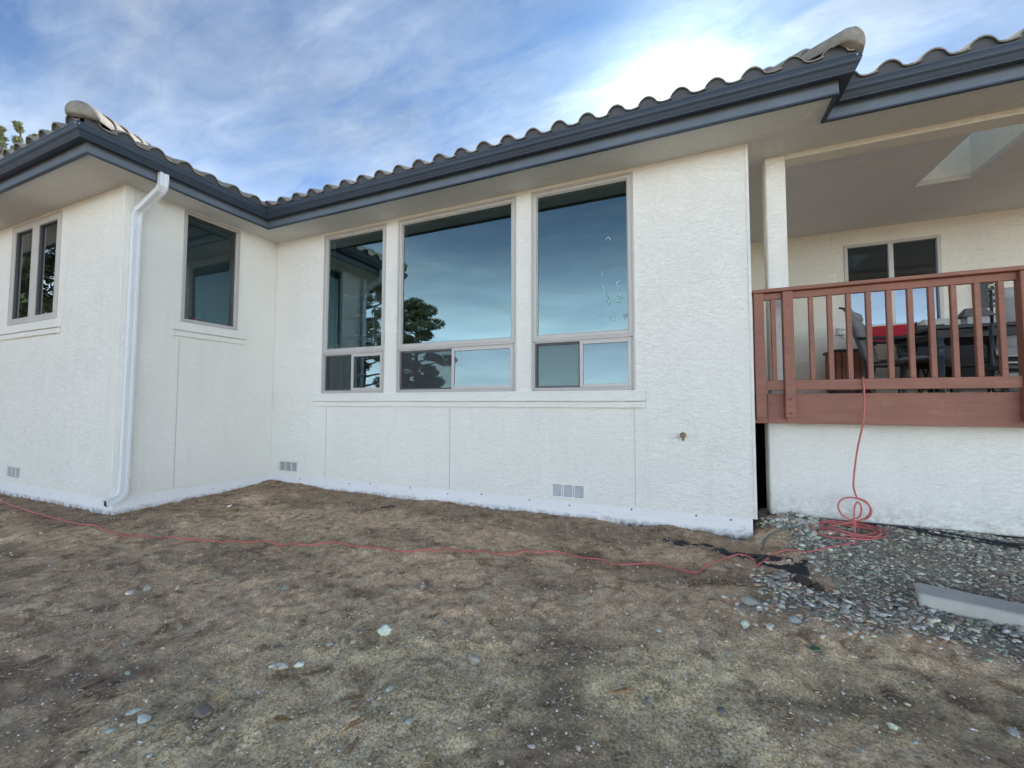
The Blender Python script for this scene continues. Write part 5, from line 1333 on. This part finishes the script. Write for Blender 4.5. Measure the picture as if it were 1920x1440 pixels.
# stones one can tell apart
def big_stone(x, y, r, flat, el_, col, name, label, cat='stone', seed=0, rz=None, angular=.22):
    bm = bmesh.new(); bmesh.ops.create_icosphere(bm, subdivisions=2, radius=1)
    rs = random.Random(seed + 100)
    # chop with planes for facets
    for v in bm.verts:
        p = v.co; s_ = 1 + angular * float(fbm(p.x * 1.3 + seed * 3.1, p.y * 1.3 + p.z * 1.7, 200 + seed, 3)); v.co = p * s_
    for q in range(11):
        n_ = Vector((rs.uniform(-1, 1), rs.uniform(-1, 1), rs.uniform(-.6, 1))).normalized(); d = rs.uniform(.55, .85)
        for v in bm.verts:
            e = v.co.dot(n_) - d
            if e > 0: v.co -= n_ * e
    a = rz if rz is not None else rs.uniform(0, 6.28)
    for v in bm.verts:
        vx, vy, vz = v.co.x * r, v.co.y * r * el_, v.co.z * r * flat
        v.co = Vector((vx * math.cos(a) - vy * math.sin(a), vx * math.sin(a) + vy * math.cos(a), vz))
    me = bpy.data.meshes.new(name); bm.to_mesh(me)
    ca = me.color_attributes.new('tone', 'FLOAT_COLOR', 'POINT'); ca.data.foreach_set('color', np.tile(np.array([*col, 1], np.float32), len(me.vertices)))
    me.materials.append(stone_mat); bm.free()
    o = bpy.data.objects.new(name, me); COL.objects.link(o); o.location = (x, y, ground_z(x, y) + r * flat * .5 + .006)
    return props(o, label, cat, group='loose stones on the soil' if cat == 'stone' else None)
ST = [
 (-1.69, -2.657, .046, .75, .85, (.44, .50, .48), 'pale green-grey angular stone, the brightest in the middle of the soil'),
 (-1.091, -2.64, .040, .75, .9, (.24, .245, .24), 'round dark-speckled grey stone right of the pale green-grey one'),
 (-2.025, -3.098, .070, .22, .36, (.36, .39, .38), 'long thin pointed slate lying beside a small pebble'),
 (-1.935, -3.045, .029, .5, .7, (.48, .53, .53), 'small pale pebble touching the tip of the long slate'),
 (-2.365, -3.570, .032, .35, .62, (.33, .40, .40), 'oval blue-grey stone, upper of the pair at lower left'),
 (-2.275, -3.575, .042, .22, .68, (.46, .52, .52), 'flat pale stone, lower of the pair at lower left'),
 (-2.322, -3.673, .025, .35, .7, (.27, .33, .34), 'small blue-grey stone just below the lower left pair'),
 (-3.786, -2.951, .048, .20, .6, (.52, .55, .55), 'flat whitish flake left of the rounded grey stone'),
 (-3.751, -2.850, .043, .6, .8, (.27, .28, .26), 'rounded grey stone far left with a white flake in front'),
 (-2.754, -2.485, .038, .42, .8, (.22, .24, .23), 'flat grey stone alone in the dark soil below the red cord'),
 (-2.054, -3.450, .055, .40, .75, (.115, .105, .10), 'dark broken rock beside the split wood sliver'),
 (-1.445, -3.162, .031, .6, .75, (.19, .14, .11), 'smooth brown pebble among orange pine needles'),
 (-1.899, -2.868, .023, .4, .7, (.28, .34, .35), 'little blue-grey stone left of the tan pebble'),
 (-1.811, -2.786, .020, .6, .9, (.34, .31, .27), 'small round tan pebble in the middle of the soil'),
 (.321, -1.770, .038, .6, .75, (.36, .42, .38), 'oval green-grey stone below the spilled gravel'),
 (.403, -1.470, .066, .35, .75, (.28, .30, .30), 'largest flat grey rock at the left edge of the spill'),
 (.615, -1.594, .046, .6, .95, (.25, .30, .33), 'blue-grey cracked stone below the spilled gravel'),
 (.450, -1.788, .034, .3, .7, (.50, .53, .53), 'pale flat stone between the two rounder stones below the spill'),
 (.472, -1.718, .026, .5, .8, (.42, .45, .44), 'small pale stone just above the flat one below the spill'),
 (.130, -2.592, .031, .35, .75, (.115, .12, .13), 'dark slate-grey stone half sunk low in the right foreground'),
 (.795, -2.412, .023, .6, .8, (.36, .43, .38), 'little pale green stone at lower right'),
 (1.265, -2.215, .036, .35, .6, (.24, .26, .27), 'flat grey stone at the lower right edge'),
 (-.191, -2.617, .018, .6, .8, (.10, .11, .115), 'small dark stone beside crossed pine needles'),
 (-2.719, -3.433, .028, .3, .5, (.20, .27, .27), 'half buried greenish stone at left of the long slate'),
 (-1.354, -3.020, .020, .7, .85, (.30, .36, .38), 'small blue-grey pebble above the brown pebble'),
 (-1.141, -3.152, .020, .7, .8, (.25, .29, .31), 'small blue-grey pebble at the bottom centre'),
 (-.161, -2.049, .021, .3, .7, (.66, .66, .62), 'small white square chip of stone right of centre'),
 (.823, -1.867, .026, .2, .45, (.60, .54, .40), 'thin yellowish flake on the tan soil at right'),
 (-5.352, -1.224, .042, .35, .6, (.72, .72, .68), 'bright white chip on the dark soil near the inner corner'),
 (.195, -2.176, .022, .5, .8, (.21, .23, .23), 'small grey stone in a dark hollow right of centre'),
 (-1.423, -2.407, .027, .3, .6, (.21, .23, .24), 'flat dark stone right above the pale green-grey one'),
 (-1.821, -2.074, .024, .5, .8, (.29, .31, .30), 'small square grey stone under the middle of the red cord'),
 (.800, -1.150, .036, .3, .6, (.62, .64, .62), 'white flat stone at the dark clod in the spill'),
 (-.605, -3.042, .020, .3, .6, (.42, .43, .41), 'thin grey flake at the bottom edge, centre right'),
]
for i, (x, y, r, fl, e, c, lab) in enumerate(ST):
    c = (min(.85, c[0] * 1.62), min(.85, c[1] * 1.48), min(.82, c[2] * 1.30))
    big_stone(x, y, r, fl, e, c, 'stone', lab, seed=i, rz=R(20) if 'slate lying' in lab else None)
big_stone(.79, -.98, .085, .45, .9, (.06, .045, .035), 'soil_clod', 'large dark damp clod of soil in the gravel spill', 'soil clod', 77, angular=.6)
big_stone(.87, -1.06, .055, .5, .8, (.055, .042, .032), 'soil_clod', 'smaller dark clod of soil leaning on the large one', 'soil clod', 78, angular=.6)
# splinters, twigs, string
def stick(pts, r, mat, name, label, cat):
    x, y = pts[0][:2]
    mb = MB().tube([(a, b_, ground_z(a, b_) + r + .004 + (c if c else 0)) for a, b_, c in pts], r if isinstance(r, list) else [r] * len(pts), 6)
    return thing_mesh(mb, name, mat, (x, y, ground_z(x, y)), label=label, cat=cat)
stick([(-2.118, -3.37, .0), (-2.10, -3.345, .012), (-2.085, -3.32, .03)], .006, wood_chip, 'wood_splinter', 'yellow split wood sliver standing by the dark broken rock', 'wood splinter')
stick([(-2.80, -3.60, 0), (-2.79, -3.54, .002), (-2.80, -3.50, 0)], .009, twig_mat, 'bark_flake', 'brown bark flake at far lower left', 'bark')
stick([(-4.55, -2.30, 0), (-4.50, -2.20, .01), (-4.40, -2.12, .006)], .006, twig_mat, 'twig', 'forked twig lying under the red cord at left', 'twig')
stick([(-4.98, -2.44, 0), (-4.93, -2.34, .012), (-4.80, -2.27, .004)], .006, twig_mat, 'twig', 'curved twig beside the left stretch of red cord', 'twig')
stick([(-4.47, -1.03, 0), (-4.42, -.97, .004), (-4.36, -1.00, .002), (-4.46, -1.09, .002), (-4.34, -1.11, 0)], .005, string_mat, 'string', 'pale loop of string on the dark soil below the tall windows', 'string')
stick([(-3.55, -.52, 0), (-3.46, -.50, .006), (-3.36, -.47, .01)], .009, cable_mat, 'rubber_strip', 'short black rubber strip near the wall below the left window', 'rubber strip')
stick([(.20, -1.98, 0), (.215, -1.90, .003)], .004, twig_mat, 'twig', 'short pale stick right of the white square chip', 'twig')
for i, (x, y, a) in enumerate(((-1.50, -3.10, .3), (-1.36, -3.24, 1.2), (-.30, -2.60, .25), (-1.7, -3.33, .1), (-1.30, -3.33, 2.0), (1.15, -2.45, 2.6))):
    mb = MB()
    for q in range(4):
        aa = a + nr.uniform(-.5, .5); L_ = nr.uniform(.04, .075); ox, oy = nr.uniform(-.012, .012, 2)
        mb.tube([(x + ox - math.cos(aa) * L_, y + oy - math.sin(aa) * L_, ground_z(x, y) + .008), (x + ox + math.cos(aa) * L_, y + oy + math.sin(aa) * L_, ground_z(x, y) + .012)], .0016, 4)
    labs = ['cluster of orange pine needles above the brown pebble', 'cluster of orange pine needles below the brown pebble', 'crossed pine needles by the small dark stone right of centre', 'thin spray of pine needles left of bottom centre', 'loose pine needles just below the brown pebble cluster', 'pine needles at the lower right of the soil']
    thing_mesh(mb, 'pine_needles', m_needles if i else (m_needles := m_plain('orange_needles', (.34, .17, .06), .8)), (x, y, ground_z(x, y)), label=labs[i], cat='pine needles', group='sprays of fallen pine needles')
cap_ = MB().lathe([(0.0, 0), (.024, 0), (.026, .006), (.02, .010), (0.0, .011)], (.656, -1.883, ground_z(.656, -1.883) + .003), 12)
thing_mesh(cap_, 'green_disc', m_plain('green_cap', (.03, .13, .09), .4), (.656, -1.883, ground_z(.656, -1.883)), label='dark green disc pressed into the soil at right', cat='cap')

# ------------------------------------------------------------------ trees: two sets, beyond the roof and across the yard
def needle_crown(centres, name, parent, base, seed, leaf=.16):
    """centres: list of (x, y, z, rx, rz, density); small needle tufts through each volume"""
    rs = np.random.RandomState(seed); V = []; C_ = []
    for (x, y, z, rx, rz_, n_) in centres:
        p = rs.normal(0, 1, (n_, 3)); p /= np.linalg.norm(p, axis=1)[:, None]; p *= rs.uniform(.35, 1.0, (n_, 1)) ** .5
        p = p * np.array([rx, rx, rz_]) + np.array([x, y, z])
        d = rs.normal(0, 1, (n_, 3)); d[:, 2] = np.abs(d[:, 2]) * .8 + .15; d /= np.linalg.norm(d, axis=1)[:, None]
        e = np.cross(d, rs.normal(0, 1, (n_, 3))); e /= np.linalg.norm(e, axis=1)[:, None]
        L_ = leaf * rs.uniform(.6, 1.3, (n_, 1)); w2_ = L_ * .22
        V.append(np.stack([p - e * w2_, p + e * w2_, p + d * L_ + e * w2_ * .5, p + d * L_ - e * w2_ * .5], 1))
        tone = np.array(base)[None] * rs.uniform(.55, 1.45, (n_, 1)); C_.append(tone)
    V = np.concatenate(V); C_ = np.concatenate(C_); n_ = len(V)
    me = bpy.data.meshes.new(name); org = np.array(total_loc(parent)[:])
    me.vertices.add(n_ * 4); me.vertices.foreach_set('co', (V - org).astype(np.float32).ravel())
    me.loops.add(n_ * 4); me.loops.foreach_set('vertex_index', np.arange(n_ * 4).astype(np.int32)); me.polygons.add(n_); me.polygons.foreach_set('loop_start', (np.arange(n_) * 4).astype(np.int32))
    me.update(calc_edges=True)
    ca = me.color_attributes.new('tone', 'FLOAT_COLOR', 'POINT'); ca.data.foreach_set('color', np.repeat(np.concatenate([C_, np.ones((n_, 1))], 1), 4, 0).astype(np.float32).ravel())
    me.materials.append(leaf_mat); o = bpy.data.objects.new(name, me); COL.objects.link(o); o.parent = parent; return o
def trunk_limbs(x, y, zb, h, r, parent, limbs, name='trunk'):
    mb = MB(); mb.tube([(x, y, zb - .3), (x + .05, y, zb + h * .4), (x, y + .05, zb + h)], [r * 1.2, r * .75, r * .15], 9)
    for a, z0_, L_, up_ in limbs:
        mb.tube([(x, y, zb + z0_), (x + math.cos(a) * L_ * .5, y + math.sin(a) * L_ * .5, zb + z0_ + up_ * .35), (x + math.cos(a) * L_, y + math.sin(a) * L_, zb + z0_ + up_)], [r * .35, r * .22, r * .06], 6)
    return mb.build(name, bark, parent)
def spire(x, y, top, label, seed, width=1.3, base=(.17, .20, .09)):
    zb = ground_z(x, y); t = empty('conifer_tree', (x, y, zb), label=label, cat='tree', group='conifers behind the roof')
    h = top - zb; rs = random.Random(seed); cs = []; limbs = []
    for q in range(26):
        f_ = (q + .5) / 26; z = zb + h * (.22 + .78 * f_); w2_ = width * (1 - f_) ** .6 + .04
        for m_ in range(5 if f_ < .9 else 2):
            a = rs.uniform(0, 6.28); rad = w2_ * rs.uniform(.2, .95)
            cs.append((x + math.cos(a) * rad, y + math.sin(a) * rad, z + rs.uniform(-.15, .25), .12 + .20 * (1 - f_), .14 + .12 * (1 - f_), 170))
            if f_ < .85 and m_ < 2: limbs.append((a, z - zb, rad, .15))
    cs.append((x, y, top - .12, .07, .22, 200))
    trunk_limbs(x, y, zb, h, .16, t, limbs); needle_crown(cs, 'crown', t, base, seed, .085); return t
def polar(az, dist): return (math.sin(R(az)) * dist, -4.7 + math.cos(R(az)) * dist)
for i, (az, el_, dist, wd, lab) in enumerate(((-74.95, 22.9, 27, 0.95, 'bushy conifer top at the far left edge behind the roof'), (-73.95, 23.6, 26, .46, 'narrow conifer spire, the middle one behind the wing roof'), (-73.0, 23.2, 28, .36, 'smaller conifer tip nearest the roof tiles'), (-76.6, 24, 29, 1.5, 'conifer just beyond the left edge of the view'))):
    x, y = polar(az, dist); spire(x, y, 1.33 + math.tan(R(el_)) * dist, lab, 40 + i, wd, (.21, .235, .11))
def pine(x, y, h, spread, label, seed, base=(.085, .105, .050), low=.25, nclump=34, dens=700):
    zb = ground_z(x, y); t = empty('pine_tree', (x, y, zb), label=label, cat='tree', group='trees across the yard, seen in the window glass')
    rs = random.Random(seed); cs = []; limbs = []
    for q in range(nclump):
        f_ = q / (nclump - 1); z0_ = h * (low + (1 - low) * f_); a = q * 2.4 + rs.uniform(-.4, .4); rad = spread * (1 - .75 * f_ ** 1.6) * rs.uniform(.35, 1.0)
        limbs.append((a, z0_ * .93, rad, h * .06)); r_ = spread * rs.uniform(.15, .29)
        cs.append((x + math.cos(a) * rad, y + math.sin(a) * rad, zb + z0_ + .1, r_ * 1.15, r_ * .62, dens))
    trunk_limbs(x, y, zb, h * .96, .22, t, limbs); needle_crown(cs, 'crown', t, base, seed, .14); return t
pine(-15.3, -16.2, 7.6, 2.3, 'dark pine reflected in the middle window', 1)
pine(-18.5, -15.2, 9.6, 3.2, 'taller pine left of the reflected one', 2)
pine(-14.6, -16.4, 3.0, 1.1, 'low rounded pine at the right of the reflected group', 3, low=.12)
pine(-21.0, -9.5, 9.0, 3.6, 'big pine reflected in the left casements', 4, base=(.06, .075, .035), low=.12, nclump=34)
pine(-19.5, -5.2, 8.4, 3.3, 'pine by the far left of the yard', 5, base=(.08, .10, .04), low=.04, nclump=46)
pine(-24.5, -3.8, 9.8, 3.4, 'pine furthest left across the yard', 6, base=(.05, .065, .03), low=.12, nclump=30)
pine(-26.0, -14.5, 10.5, 4.0, 'largest pine far across the yard', 7, low=.15, nclump=30)
